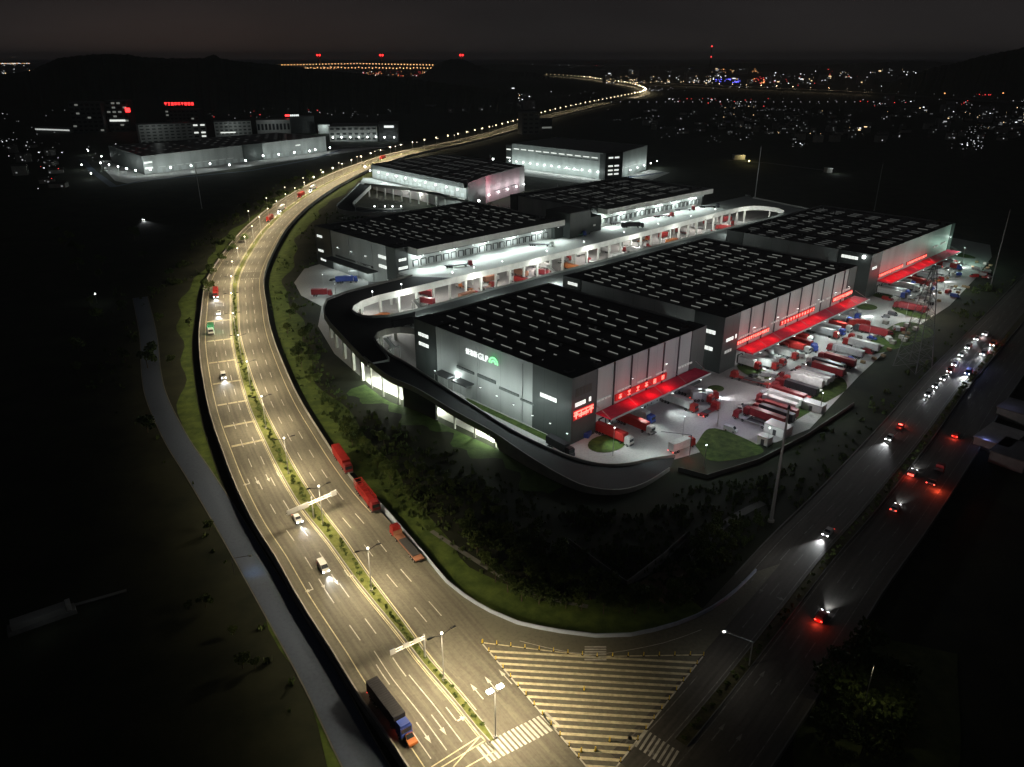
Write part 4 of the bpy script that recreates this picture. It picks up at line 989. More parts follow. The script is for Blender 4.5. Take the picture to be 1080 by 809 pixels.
def yard_lamp(pos, label, group, h=8, power=2600, key='yl', col=COOL, rad=.7, hm=head_w, cat='street lamp'):
    t = thing('street_lamp', label, cat, pos, 0, group)
    mk('pole', bpy.data.meshes.get(f'pole{h}') or MB().tube((0, 0, 0), (0, 0, h), .12, .07, n=5).mesh(f'pole{h}', steel), t)
    kn = f'head{rad}{hm.name}{h}'; mk('lamp_head', bpy.data.meshes.get(kn) or MB().ball((0, 0, h + .2), rad, seg=6, ring=4).mesh(kn, hm), t)
    if power: light_shared(key, (0, 0, h + rad + .6), t, kind='POINT', power=power, col=col, soft=rad)
    return t
i = 0
for x, y in ((158.5, 179), (180, 177), (201.5, 175), (221.5, 173), (242, 174), (259, 169.5), (277.5, 164.5), (294, 163), (310.5, 161), (326.5, 159.5), (332.5, 158), (348, 156)):
    q = gp(x, y, 6); yard_lamp((q.x, q.y, 0), f'{ordn(i)} white lamp from the left along the front of the long left-hand warehouse', 'lamps along the left-hand warehouse', 6, 3600, 'hl', rad=1.0); i += 1
i = 0
for x, y in ((106, 172), (115, 174), (124.5, 176), (133.5, 178), (143, 180)):
    q = gp(x, y, 6); yard_lamp((q.x, q.y, 0), f'{ordn(i)} lamp along the side yard of the left-hand warehouse', 'lamps along the left-hand warehouse side', 6, 2600, 'hl2', rad=.9); i += 1
q = gp(146, 164, 14); yard_lamp((q.x, q.y, 0), 'brightest tall flood lamp at the near corner of the left-hand warehouse', None, 14, 2500, 'hl3', rad=1.5)
for x, y, lab in ((93, 159, 'dim lamp where the side road meets the left-hand warehouse yard'), (86, 174, 'lamp on the dark access road left of the left-hand warehouse'), (96, 183, 'low lamp on the access road bank left of the left-hand warehouse'), (107, 165, 'small lamp beside the access road roof edge')):
    q = gp(x, y, 5); yard_lamp((q.x, q.y, 0), lab, None, 5, 1300, 'hl4', rad=.8)

# building I (far, with lamps) and office blocks
def block(name, label, cat, px, py, wpx, h, depth, m, ang=0.0, rows=0, cols=0, wm=None, lit=.5, roofm=None, seed=1):
    q = gp(px, py, 0); s_ = FPX / math.hypot(q.y, H) if 0 else FPX / (q.y * cp + H * sp); W_ = wpx / s_
    t = thing(name, label, cat, (q.x, q.y, 0), ang)
    MB().box(0, W_, 0, depth, 0, h).build('wall', m, t); MB().box(-.3, W_ + .3, -.3, depth + .3, h, h + .8).build('roof', roofm or roof_m, t)
    r = random.Random(seed); cnt = 0
    for i in range(rows):
        for j in range(cols):
            x = W_ * (j + .2) / cols; x1 = W_ * (j + .8) / cols; z0 = h * (i + .35) / rows; z1 = h * (i + .75) / rows
            MB().box(x, x1, -.15, 0, z0, z1).build('window', (wm or win_dim) if r.random() < lit else glass_d, t)
    return t, W_
offm = mat_panel('office_render', (.50, .51, .50), 30)
t, W_ = block('office_building', 'pale office block with rows of windows behind the left-hand warehouse', 'office', 149, 152, 53, 27, 25, offm, .55, 6, 9, mat('office_glass', (.06, .07, .07), .3), 1)
light('POINT', (20, -28, 30), 3500, (.9, 1, .95), t, 2)
t, W_ = block('office_building', 'narrow office wing with bright balcony lights behind the left-hand warehouse', 'office', 205, 150, 14, 27, 20, offm, .4, 5, 2, win_e, .5)
t, W_ = block('office_building', 'white framed office block right of the bright balcony wing', 'office', 228, 147, 37, 26, 25, offm, .35, 5, 8, mat('office_glass', (.06, .07, .07), .3), .9)
light('POINT', (W_ / 2, -26, 20), 3500, (.9, 1, .95), t, 2)
face = MB().box(8, W_ * .55, -.4, -.16, 9, 10.5).build('window', win_e, t)
t, W_ = block('office_building', 'white office block with dark vertical bays under the red lit letters', 'office', 272, 143, 34, 24, 25, offm, .3, 1, 9, glass_d, .9)
light('POINT', (W_ / 2, -26, 20), 3500, (.9, 1, .95), t, 2)
t, W_ = block('office_building', 'dark plain block with a red and white sign on its roof', 'office', 306, 141, 26, 27, 25, mat('slate_wall', (.12, .125, .13), .8, noise=.2), .3, 0, 0)
g = MB(); [g.box(3 + i * 3.0, 5.4 + i * 3.0, -1, -.6, 27.9, 30.6, 0) for i in range(5)]; g.build('sign_letters', glyph_w, t)
MB().box(-5, 2, -1, -.6, 27.9, 30.8).build('sign_emblem', red_s, t)
t, W_ = block('office_building', 'small bright annex beside the dark block right of the office row', 'office', 336, 141, 12, 14, 18, offm, .3)
light('POINT', (W_ / 2, -10, 12), 5000, COOL, t, 1)
t, W_ = block('factory_building', 'grey factory with eight white lamps along its foot beyond the highway', 'factory', 348, 149.5, 50, 22, 60, offm, .1, 3, 8, mat('office_glass', (.06, .07, .07), .3), .9)
for i in range(6):
    mk('wall_light', bpy.data.meshes.get('fl_head') or MB().ball((0, 0, 0), 1.1).mesh('fl_head', head_w), t, (6 + i * (W_ - 8) / 5, -7, 7)); light_shared('Ilamp', (6 + i * (W_ - 8) / 5, -9, 7.5), t, kind='POINT', power=420, col=COOL, soft=1)
t, W_ = block('factory_building', 'dark stair block with a lit white sign at the end of the grey factory', 'factory', 400, 149.5, 20, 26, 40, mat('slate_wall', (.12, .125, .13)), .1)
MB().box(W_ * .3, W_ * .8, -.6, -.1, 20.5, 23.5).build('sign', glyph_w, t)
for k_ in (0, 1):
    mk('wall_light', bpy.data.meshes['fl_head'], t, (W_ * (.3 + .5 * k_), -6, 7)); light_shared('Ilamp', (W_ * (.3 + .5 * k_), -8, 7.5), t, kind='POINT', power=420, col=COOL, soft=1)
t, W_ = block('apartment_tower', 'dim slab tower with few lit windows at far left', 'tower', 78, 140, 32, 48, 30, mat('slate_wall', (.12, .125, .13)), .1, 7, 6, win_dim, .12, seed=3)
t, W_ = block('apartment_tower', 'second dim slab tower with a bright band and a red sign at far left', 'tower', 116, 139, 22, 50, 30, mat('slate_wall', (.12, .125, .13)), .1, 7, 4, win_dim, .3, seed=5)
MB().box(W_ * .1, W_ * .8, -1, -.2, 17, 20).build('window', win_e, t); MB().box(W_ * .9, W_ * 1.12, -1.5, -.5, 32, 39).build('sign', red_s, t)
t, W_ = block('hotel_building', 'dark building carrying a long row of red lit letters on its roof', 'building', 176, 131, 34, 26, 30, mat('slate_wall', (.12, .125, .13)), .05, 4, 8, win_dim, .1, seed=8)
g = MB(); rr = random.Random(4)
for i in range(9): glyph(g, 2 + i * (W_ - 6) / 9, 34.5, 5.2, -.3, rr)
g.build('sign_letters', red_s, t); g = MB(); [g.box(3 + i * 8, 3.5 + i * 8, -.2, .2, 26.8, 34.5) for i in range(6)]; g.build('sign_frame', dsteel, t)
t, W_ = block('canopy_building', 'long low building with one bright lit strip wall at far left', 'building', 38, 139, 46, 7, 18, offm, -.32)
MB().box(0, W_, -.5, -.1, 3.4, 5.4).build('window', emis('strip_glow', (.95, 1, .95), .55), t)
t, W_ = block('tower_block', 'lone dark tower block standing in front of the far highway', 'tower', 551, 142, 19, 34, 26, mat('slate_wall', (.12, .125, .13)), .3, 5, 3, win_dim, .08, seed=11)
t, W_ = block('tower_block', 'dark domed block right of the lone dark tower with a lit ground floor', 'building', 571, 138, 12, 20, 22, mat('slate_wall', (.12, .125, .13)), .3); MB().box(1, W_ - 1, -.5, -.05, 4, 6.5).build('window', win_dim, t)

# ================================================================== HILLS
def hill(name, px, dist, front, back, amp, seed, m):
    """ridge through sight points at a distance; rounded slopes, tree-rough crest"""
    r = random.Random(seed); ridge = []
    for i in range(len(px) - 1):
        n = max(1, int((px[i + 1][0] - px[i][0]) / 2.5))
        for k_ in range(n):
            t = k_ / n; x = px[i][0] + (px[i + 1][0] - px[i][0]) * t; y = px[i][1] + (px[i + 1][1] - px[i][1]) * t; ridge.append((x, y))
    ridge.append(px[-1]); cols = []
    for x, y in ridge:
        yc = dist; depth = yc * cp + 0; Xr = (x - 540) / FPX * (yc * cp); 
        z = H + (404.5 - y) / FPX * (yc / cp) - 0 ; Y = (404.5 - y) / FPX; dy = cp + Y * sp; dz = -sp + Y * cp; t = yc / dy; z = H + dz * t; X = (x - 540) / FPX * t
        z = max(2, z + r.uniform(-amp, amp)); cols.append((X, yc, z))
    g = MB(); rows = 9; V = []
    for j in range(rows):
        u = -1 + 2 * j / (rows - 1); row = []
        for (X, Y, z) in cols:
            f = math.cos(abs(u) * math.pi / 2) ** 1.3; yy = Y + (u * front if u < 0 else u * back); row.append((X * (yy / Y), yy, -3 + (z + 3) * f + (r.uniform(-3, 3) if 0 < j < rows - 1 and j != rows // 2 else 0)))
        V.append(row)
    n = len(cols)
    for row in V: g.v += row
    for j in range(rows - 1):
        for i in range(n - 1): g.f.append((j * n + i, j * n + i + 1, (j + 1) * n + i + 1, (j + 1) * n + i)); g.m.append(0)
    return struct(g.build(name, m))
hm = mat('wooded_hill', (.030, .036, .022), .95, col2=(.05, .055, .035), scale=.02)
hill('hill', [(-140, 92), (-40, 84), (0, 79), (30, 75), (50, 66), (60, 62), (80, 58.5), (110, 57), (135, 57.5), (150, 60), (180, 61.5), (216, 61), (225, 57), (232, 61), (250, 64.5), (290, 68), (330, 73), (360, 75.5), (400, 80), (440, 84.5), (500, 92), (545, 99)], 2300, 480, 900, 1.5, 3, hm)
hill('hill', [(425, 92), (445, 80), (458, 69), (470, 63.5), (480, 62), (492, 63.5), (503, 69), (520, 74.5), (560, 76), (590, 84), (620, 92)], 5200, 700, 900, 3, 5, hm)
hill('hill', [(930, 92), (960, 80), (985, 71), (1010, 66), (1040, 58), (1060, 54), (1085, 49), (1120, 44), (1200, 42), (1260, 60)], 3300, 600, 900, 3, 6, hm)

for dd, am, sd, prof in ((9000, 5, 11, [(-100, 72), (60, 69), (200, 71), (300, 73), (420, 72), (540, 67), (600, 71), (700, 70), (780, 66.5), (860, 69), (960, 64), (1040, 67), (1200, 62)]), (6800, 4, 12, [(530, 82), (570, 76), (640, 79), (700, 82)])):
    hill('hill', [(x, y) for x, y in prof], dd, 900, 900, am, sd, hm)
# ================================================================== STREET LAMPS OF THE HIGHWAY
pole_m = MB().tube((0, 0, 0), (0, 0, 12.2), .16, .09, n=6).box(-.3, .3, -.3, .3, 0, .5).mesh('pole', steel)
arm_m = MB().tube((0, 0, 11.7), (2.3, 0, 12.5), .06, n=4).box(2.2, 3.3, -.22, .22, 12.42, 12.62).mesh('arm', dsteel)
bulb_m = MB().ball((0, 0, 12.35), .3, seg=8, ring=5).mesh('lamp_head', emis('lamp_glow_near', (1, .95, .78), 5))
bulb_far = MB().ball((0, 0, 12.4), .38, seg=6, ring=4).mesh('lamp_head', emis('lamp_glow_far', (1, .86, .6), 6))
bulb_far2 = MB().ball((0, 0, 12.6), 1.1, seg=6, ring=4).mesh('lamp_head', emis('lamp_glow_far2', (1, .82, .5), 3.5))
bulb_far3 = MB().ball((0, 0, 12.6), 2.0, seg=6, ring=4).mesh('lamp_head', emis('lamp_glow_far3', (1, .78, .45), 1.6))
near = [(-3.1, 105.4), (-14.1, 119.8), (-33.9, 148.4), (-52, 176.5), (-69.1, 204.5), (-85.2, 235.3), (-100.6, 267.4), (-113.7, 297.0)]
ls = [nearest(CL, CLS, p) for p in near]; s_ = ls[-1] + 32
while s_ < S_END - 50:
    ls.append(s_); s_ += 33 if s_ < 1700 else 45 if s_ < 3200 else 75
for i, s_ in enumerate(ls):
    p, t = along(CL, CLS, s_)
    off = -1.3 if i < 8 else 0
    pos = Vector((p.x - t.y * off, p.y + t.x * off, ZR + .1)); rz = math.atan2(t.y, t.x) + math.pi / 2
    if i < 8: pos.x, pos.y = near[i]
    o = thing('street_lamp', f'double-armed highway lamp in the planted median, {ordn(i)} from the junction', 'street lamp', pos, rz, 'double-armed lamps in the highway median')
    mk('pole', pole_m, o); d = math.hypot(p.x, p.y)
    if i != 0:
        mk('arm', arm_m, o); mk('arm', arm_m, o, rz=math.pi)
    if i == 0:
        for k_ in (0, math.pi): mk('arm', MB().tube((0, 0, 11.9), (.9, 0, 12.1), .06, n=4).box(.5, 1.7, -.4, .4, 12.0, 12.35, 1).mesh('arm', [steel, emis('flood_face', (1, .98, .88), 9)]), o, rz=k_)
    else: mk('lamp_head', bulb_m if d < 380 else bulb_far if d < 1100 else bulb_far2 if d < 2300 else bulb_far3, o)
    if d < 760:
        for k_ in (-3.2, 3.2): light_shared('hw', (k_, 0, 12.3), o, kind='SPOT', power=13000, col=WARM, soft=.8, ang=160, blend=.4)
    elif d < 2600: light_shared('hwfar', (0, 0, 13.2), o, kind='SPOT', power=42000 if d < 1700 else 60000, col=WARM, soft=.9, ang=168, blend=.5)
    elif i % 2 == 0: light_shared('hwvf', (0, 0, 16), o, kind='SPOT', power=90000, col=WARM, soft=1.5, ang=168, blend=.5)
# secondary row of small lamps on the outer edge of the far carriageway
sm_pole = MB().tube((0, 0, 0), (0, 0, 9), .12, .07, n=5).mesh('pole', steel); sm_head = MB().ball((0, 0, 9.2), .5, seg=6, ring=4).mesh('lamp_head', emis('lamp_glow_edge', (1, .85, .6), 3))
s_ = nearest(CL, CLS, (-190, 600)); i = 0
while s_ < 2600:
    p, t = along(CL, CLS, s_); o = thing('street_lamp', f'smaller lamp on the outer edge of the distant highway, {ordn(i)} after the bend', 'street lamp', (p.x - t.y * 19, p.y + t.x * 19, 0), 0, 'small lamps on the outer edge of the highway'); mk('pole', sm_pole, o); mk('lamp_head', sm_head, o); s_ += 58; i += 1
# junction lamp on the cross road median
q = gp(790, 702, ZR); o = thing('street_lamp', 'single-arm bright lamp leaning over the cross road from its median', 'street lamp', (q.x, q.y, ZR), 0)
hd = gp(765, 666.5, 12.6); dv = Vector((hd.x - q.x, hd.y - q.y, 0))
MB().tube((0, 0, 0), (0, 0, 6.4), .17, .12, n=8).build('pole', steel, o); MB().tube((0, 0, 6.3), (dv.x, dv.y, 11), .1, .07, n=6).build('arm', steel, o)
MB().box(-.9, .5, -.4, .4, -.1, .18, 0).ball((-.3, 0, 0), .35, 1).build('lamp_head', [steel, emis('flood_face', (1, .98, .88), 9)], o, (dv.x, dv.y, 11.05), math.atan2(dv.y, dv.x) + math.pi)
light('SPOT', (dv.x, dv.y, 10.7), 650, (1, .93, .82), o, .3, 140, .8)
# yard mast in the near corner
q = gp(727, 482, 0); o = thing('street_lamp', 'curved-arm yard lamp rising beside the white parked lorry at the ramp foot', 'street lamp', (q.x, q.y, 0)); hd = gp(689, 457, 9); dv = Vector((hd.x - q.x, hd.y - q.y, 0))
MB().tube((0, 0, 0), (0, 0, 8), .12, n=6).tube((0, 0, 8), (dv.x * .8, dv.y * .8, 9.6), .08, n=5).build('pole', dsteel, o); MB().box(-1, 1, -.5, .5, 9.4, 9.7).build('lamp_head', head_off, o, (dv.x, dv.y, 0)); light('SPOT', (dv.x, dv.y, 9.3), 2600, COOL, o, .3, 110, .8)

# ---- overhead sign gantries
def gantry(base, e0, e1, zt, panels, label):
    o = thing('sign_gantry', label, 'road sign', base); b = Vector(base); e0 = Vector(e0) - b; e1 = Vector(e1) - b
    MB().tube((0, 0, 0), (0, 0, zt - b.z), .22, .18, n=8).build('post', steel, o)
    g = MB()
    for dz in (0, .7): g.tube((e0.x, e0.y, zt - b.z - dz), (e1.x, e1.y, zt - b.z - dz), .11, n=6)
    L_ = (e1 - e0).length; n = int(L_ / 1.5)
    for i in range(n):
        a = e0.lerp(e1, i / n); c = e0.lerp(e1, (i + 1) / n); g.tube((a.x, a.y, zt - b.z - (.7 if i % 2 else 0)), (c.x, c.y, zt - b.z - (0 if i % 2 else .7)), .05, n=4)
    g.build('beam', white_p, o); d = (e1 - e0).normalized(); ang = math.atan2(d.y, d.x)
    for f, wd, hh in panels:
        p = e0.lerp(e1, f); MB().box(-wd / 2, wd / 2, -.25, -.1, zt - b.z - hh + .4, zt - b.z + .5, 0).box(-wd / 2 + .1, wd / 2 - .1, -.1, .05, zt - b.z - hh + .5, zt - b.z + .4, 1).build('sign_panel', [steel, mat('sign_blue', (.03, .09, .35), .5)], o, (p.x, p.y, 0), ang)
b = gp(331, 547, ZR)
gantry(b, gp(302, 541.5, 8.3), gp(353, 519.5, 8.3), 8.6, [(.06, 1.6, 1.3), (.16, 1.6, 1.3), (.27, 1.6, 1.3), (.38, 1.8, 1.5), (.97, 1.8, 1.5)], 'T-shaped overhead sign gantry standing in the median halfway down the highway')
b = gp(448.5, 695, ZR)
gantry(b, gp(412, 688, 8), gp(448, 671.5, 8), 8.2, [(.05, 1.2, 1.2), (.45, 1.4, .9), (.75, 1.4, .9)], 'cantilever traffic signal gantry over the lanes just before the junction')

# ---- yellow posts round the hatched island
post = MB().tube((0, 0, 0), (0, 0, .85), .11, .09, n=6).tube((0, 0, .85), (0, 0, .9), .11, n=6).mesh('post', yellow_p); pb = MB().tube((0, 0, 0), (0, 0, .08), .28, .2, n=8).mesh('base', rubber)
edge = [T1, (100.2, 79.5), T2, T3]
k_ = 0
for (p, q_, n, side) in ((T1, (100.2, 79.5), 8, 'slip lane'), ((100.2, 79.5), T2, 7, 'slip lane'), (T2, T3, 12, 'cross road'), (T1, T4, 13, 'highway')):
    for i in range(n):
        f = (i + .1) / n; a, c = p[0] + (q_[0] - p[0]) * f, p[1] + (q_[1] - p[1]) * f; pos = Q(a, c, ZR + .02)
        o = thing('bollard', f'{ordn(i)} yellow post along the {side} edge of the hatched triangle' + (' after its bend' if p == (100.2, 79.5) else ''), 'bollard', pos, 0, 'yellow posts round the hatched triangle'); mk('post', post, o, (0, 0, .08)); mk('base', pb, o)
for x, y, lab in ((613, 793, 'left of the pair of stubby posts in the lower hatched corner'), (628, 792, 'right of the pair of stubby posts in the lower hatched corner'), (616, 728, 'pale lone post in the middle of the hatched triangle'), (643, 782, 'dark lone post in the lower hatched area')):
    pos = gp(x, y, ZR + .02); o = thing('bollard', lab, 'bollard', pos); mk('post', MB().tube((0, 0, 0), (0, 0, 1.0), .2, .12, n=6).mesh('post', yellow_p), o, (0, 0, .08)); mk('base', pb, o)

# ================================================================== PLANTS
def clump_mesh(name, n, rx, rz, leaf, seed, m, z0=0.0, blobs=6):
    r = random.Random(seed); g = MB(); cs = [(r.uniform(-.6, .6) * rx, r.uniform(-.6, .6) * rx, z0 + rz * r.uniform(.45, 1.5), r.uniform(.35, .6)) for _ in range(blobs)]
    for i in range(n):
        cx, cy, cz, q = cs[r.randrange(blobs)]; v = Vector((r.gauss(0, 1), r.gauss(0, 1), r.gauss(0, 1))).normalized() * (r.random() ** .35)
        p = Vector((cx + v.x * rx * q, cy + v.y * rx * q, cz + v.z * rz * q)); s_ = leaf * r.uniform(.5, 1.3)
        u = Vector((r.gauss(0, 1), r.gauss(0, 1), r.gauss(0, .6))).normalized(); w_ = u.orthogonal().normalized(); w_ = (Matrix.Rotation(r.uniform(0, 6.3), 3, u) @ w_)
        t_ = u.cross(w_); g.face([p - w_ * s_, p - t_ * s_ * .55, p + w_ * s_, p + t_ * s_ * .55])
    return g.mesh(name, m)
crowns = [clump_mesh('crown', 420, 2.6, 2.2, .42, k, leaf_m if k % 2 else leaf2_m, 1.6, 7) for k in range(5)]
trunks = [MB().tube((0, 0, 0), (.1, 0, 2.2), .16, .11, n=6).tube((.1, 0, 2.1), (1.0, .5, 3.6), .08, .04, n=5).tube((.1, 0, 2.1), (-.8, -.6, 3.8), .08, .04, n=5).tube((.1, 0, 2.1), (.1, .3, 4.4), .09, .04, n=5).mesh('trunk', bark_m)]
shrubs = [clump_mesh('leaves', 90, .75, .5, .2, 40 + k, leaf_m, .1, 3) for k in range(3)]
stem = MB().tube((0, 0, 0), (0, 0, .5), .05, n=4).mesh('stem', bark_m)
def tree(x, y, s_, label, group, z=0, k=None):
    o = thing('broadleaf_tree', label, 'tree', (x, y, z), random.uniform(0, 6.28), group); sz = s_ * random.uniform(.85, 1.15); o.scale = (s_, s_, sz)
    mk('trunk', trunks[0], o); mk('crown', crowns[random.randrange(5) if k is None else k], o)
# shrubs in the medians
i = 0; s_ = S_MED + 4
while s_ < nearest(CL, CLS, (-150, 400)):
    p, t = along(CL, CLS, s_); wd = medw(s_); f = random.uniform(-.4, .4) * wd
    o = thing('shrub', f'{ordn(i)} low shrub in the highway median counting from the junction', 'shrub', (p.x - t.y * f, p.y + t.x * f, ZR + .15), random.uniform(0, 6), 'shrubs planted in the highway median'); sc = random.uniform(.7, 1.35) * (.6 + wd * .28); o.scale = (sc, sc, sc)
    mk('leaves', random.choice(shrubs), o); mk('stem', stem, o); i += 1; s_ += random.uniform(1.6, 3.0)
i = 0; s_ = sm0 + 1
while s_ < 330 + 50:
    p, t = along(CR, CRS, s_); f = random.uniform(-.4, .4)
    o = thing('shrub', f'{ordn(i)} shrub in the cross road median counting from the crossing', 'shrub', (p.x - t.y * f, p.y + t.x * f, ZR + .15), random.uniform(0, 6), 'shrubs planted in the cross road median'); sc = random.uniform(.9, 1.6); o.scale = (sc, sc, sc)
    mk('leaves', random.choice(shrubs), o); mk('stem', stem, o); i += 1; s_ += random.uniform(2.2, 4.2)
def relabel(group, word):
    os_ = [o for o in COL.objects if o.get('group') == group]; os_.sort(key=lambda o: o.location.x / (o.location.y * cp + H * sp))
    for i, o in enumerate(os_): o['label'] = f'{word}, {ordn(i)} from the left'
# trees of the corner field, the far bank and the lower right
def scatter(px, n, smin, smax, word, group):
    word = word.split(' ', 0)[0]; made = []
    P_ = [gp(x, y, 0) for x, y in px]; xs = [p.x for p in P_]; ys = [p.y for p in P_]; k = 0; tries = 0; acc = []
    while k < n and tries < 4000:
        tries += 1; x, y = random.uniform(min(xs), max(xs)), random.uniform(min(ys), max(ys)); ins = False
        for i in range(len(P_)):
            a, b = P_[i], P_[i - 1]
            if (a.y > y) != (b.y > y) and x < (b.x - a.x) * (y - a.y) / (b.y - a.y) + a.x: ins = not ins
        if ins and all((x - u) ** 2 + (y - v) ** 2 > 6 for u, v in acc):
            acc.append((x, y)); k += 1; tree(x, y, random.uniform(smin, smax), word, group)
    relabel(group, word)
scatter([(490, 560), (540, 565), (600, 590), (640, 618), (690, 640), (670, 655), (600, 650), (545, 635), (510, 605)], 66, .45, 1.15, 'small dark tree inside the slip lane curve', 'trees inside the slip lane curve')
scatter([(740, 560), (770, 545), (800, 560), (775, 600), (740, 632), (705, 645), (715, 610)], 38, .45, 1.0, 'young tree between the bare plot and the cross road', 'trees beside the cross road verge')
scatter([(880, 700), (930, 690), (960, 760), (940, 809), (870, 809), (858, 770)], 24, .8, 1.5, 'dark tree on the lower right bank beyond the cross road', 'trees on the lower right bank')
scatter([(180, 560), (215, 545), (300, 720), (330, 800), (240, 800), (200, 660)], 6, .4, .8, 'nearly black tree below the service road', 'trees left of the service road')
scatter([(250, 230), (290, 200), (330, 183), (345, 186), (290, 220), (225, 300), (205, 380), (190, 380), (205, 300)], 34, .8, 1.4, 'dark bushy tree on the outer verge of the highway bend', 'trees on the outer verge of the bend')
scatter([(345, 440), (395, 460), (470, 500), (560, 545), (600, 575), (560, 590), (470, 560), (410, 520)], 60, .3, .75, 'small bush in the dark field below the ramp', 'bushes in the field below the ramp')
scatter([(60, 240), (180, 260), (190, 380), (150, 480), (60, 420)], 24, .8, 1.6, 'black tree in the unlit field at left', 'trees in the unlit left field')
scatter([(300, 330), (320, 330), (345, 400), (330, 420), (400, 480), (390, 500), (345, 440), (305, 370)], 20, .6, 1.1, 'small tree between the highway and the raised ramp', 'trees between highway and ramp')

def inyard(a, c):
    ins = False
    for i in range(len(yard)):
        p, q = yard[i], yard[i - 1]
        if (p[1] > c) != (q[1] > c) and a < (q[0] - p[0]) * (c - p[1]) / (q[1] - p[1]) + p[0]: ins = not ins
    return ins
def tufts(name, px, n, smin, smax, m, seed, z=0.0):
    r = random.Random(seed); P_ = [gp(x, y, 0) for x, y in px]; xs = [p.x for p in P_]; ys = [p.y for p in P_]; g = MB(); k = 0
    blobs = [(r.uniform(min(xs), max(xs)), r.uniform(min(ys), max(ys)), r.uniform(3, 12)) for _ in range(60)]
    while k < n:
        if r.random() < .7: b_ = r.choice(blobs); x, y = r.gauss(b_[0], b_[2]), r.gauss(b_[1], b_[2])
        else: x, y = r.uniform(min(xs), max(xs)), r.uniform(min(ys), max(ys))
        ins = False
        for i in range(len(P_)):
            a, b = P_[i], P_[i - 1]
            if (a.y > y) != (b.y > y) and x < (b.x - a.x) * (y - a.y) / (b.y - a.y) + a.x: ins = not ins
        k += 1
        qa, qc = toQ(Vector((x, y, 0)))
        if not ins or inyard(qa, qc): continue
        s_ = r.uniform(smin, smax)
        for _ in range(7):
            a = r.uniform(0, 6.28); d = s_ * r.uniform(.1, .6); h_ = s_ * r.uniform(.4, 1.1); cx, cy = x + math.cos(a) * d, y + math.sin(a) * d; b2 = r.uniform(0, 6.28); ux, uy = math.cos(b2) * s_ * .25, math.sin(b2) * s_ * .25
            g.face([(cx - ux, cy - uy, z), (cx + ux, cy + uy, z), (cx + ux * .4 + uy * .5, cy + uy * .4 - ux * .5, z + h_), (cx - ux * .5 + uy * .5, cy - uy * .5 - ux * .5, z + h_ * .9)])
    tag(g.build(name, m), kind='stuff')
tufts('undergrowth', [(345, 440), (330, 400), (345, 395), (375, 425), (430, 450), (500, 485), (580, 530), (680, 545), (720, 515), (800, 505), (850, 480), (800, 560), (740, 632), (690, 650), (560, 640), (500, 600), (440, 555), (390, 500)], 5200, .5, 1.5, leaf2_m, 3)
tufts('scrub', [(200, 320), (245, 240), (330, 185), (345, 180), (300, 190), (225, 225), (150, 330), (130, 420), (200, 500), (290, 680), (380, 809), (330, 809), (180, 520), (90, 420), (120, 300)], 5200, .6, 1.8, leaf2_m, 4)
tufts('scrub', [(800, 500), (900, 432), (960, 388), (1020, 305), (1075, 290), (1040, 330), (985, 385), (930, 440), (850, 540), (815, 580)], 4200, .5, 1.7, leaf2_m, 8)
tufts('scrub', [(285, 330), (290, 270), (330, 225), (420, 222), (440, 235), (335, 240), (330, 330), (360, 420), (430, 520), (400, 510), (350, 455), (300, 380)], 2600, .6, 1.6, leaf2_m, 6)
# ================================================================== VEHICLES
def paint(name, c): return mat('paint_' + name, c, .45, noise=.14, scale=.5, detail=7)
PC = {'red': paint('red', (.30, .022, .02)), 'dark red': paint('dark_red', (.20, .02, .025)), 'white': paint('white', (.55, .55, .54)), 'grey': paint('grey', (.30, .30, .31)), 'blue': paint('blue', (.04, .07, .30)),
      'black': paint('black', (.03, .03, .035)), 'orange': paint('orange', (.50, .16, .05)), 'silver': paint('silver', (.5, .51, .52)), 'brown': paint('brown', (.30, .14, .09)), 'green': paint('green', (.05, .30, .15))}
MC = {}
wheel_me = MB().tube((0, -.18, 0), (0, .18, 0), .5, n=10).tube((0, -.2, 0), (0, .2, 0), .22, n=6, mi=1).mesh('wheel', [rubber, steel])
cwheel_me = MB().tube((0, -.12, 0), (0, .12, 0), .33, n=10).tube((0, -.13, 0), (0, .13, 0), .16, n=6, mi=1).mesh('wheel', [rubber, steel])
def M_(key, fn):
    if key not in MC: MC[key] = fn()
    return MC[key]
def cab_mesh(col):
    g = MB(); g.box(-1.2, 1.1, -1.22, 1.22, .7, 1.5, 0); g.box(-1.2, .95, -1.2, 1.2, 1.5, 3.0, 0); g.box(-1.2, .75, -1.1, 1.1, 3.0, 3.35, 0, taper=.1); g.box(1.1, 1.2, -1.2, 1.2, .45, 1.0, 1)
    return g.mesh('cab', [PC[col], dsteel])
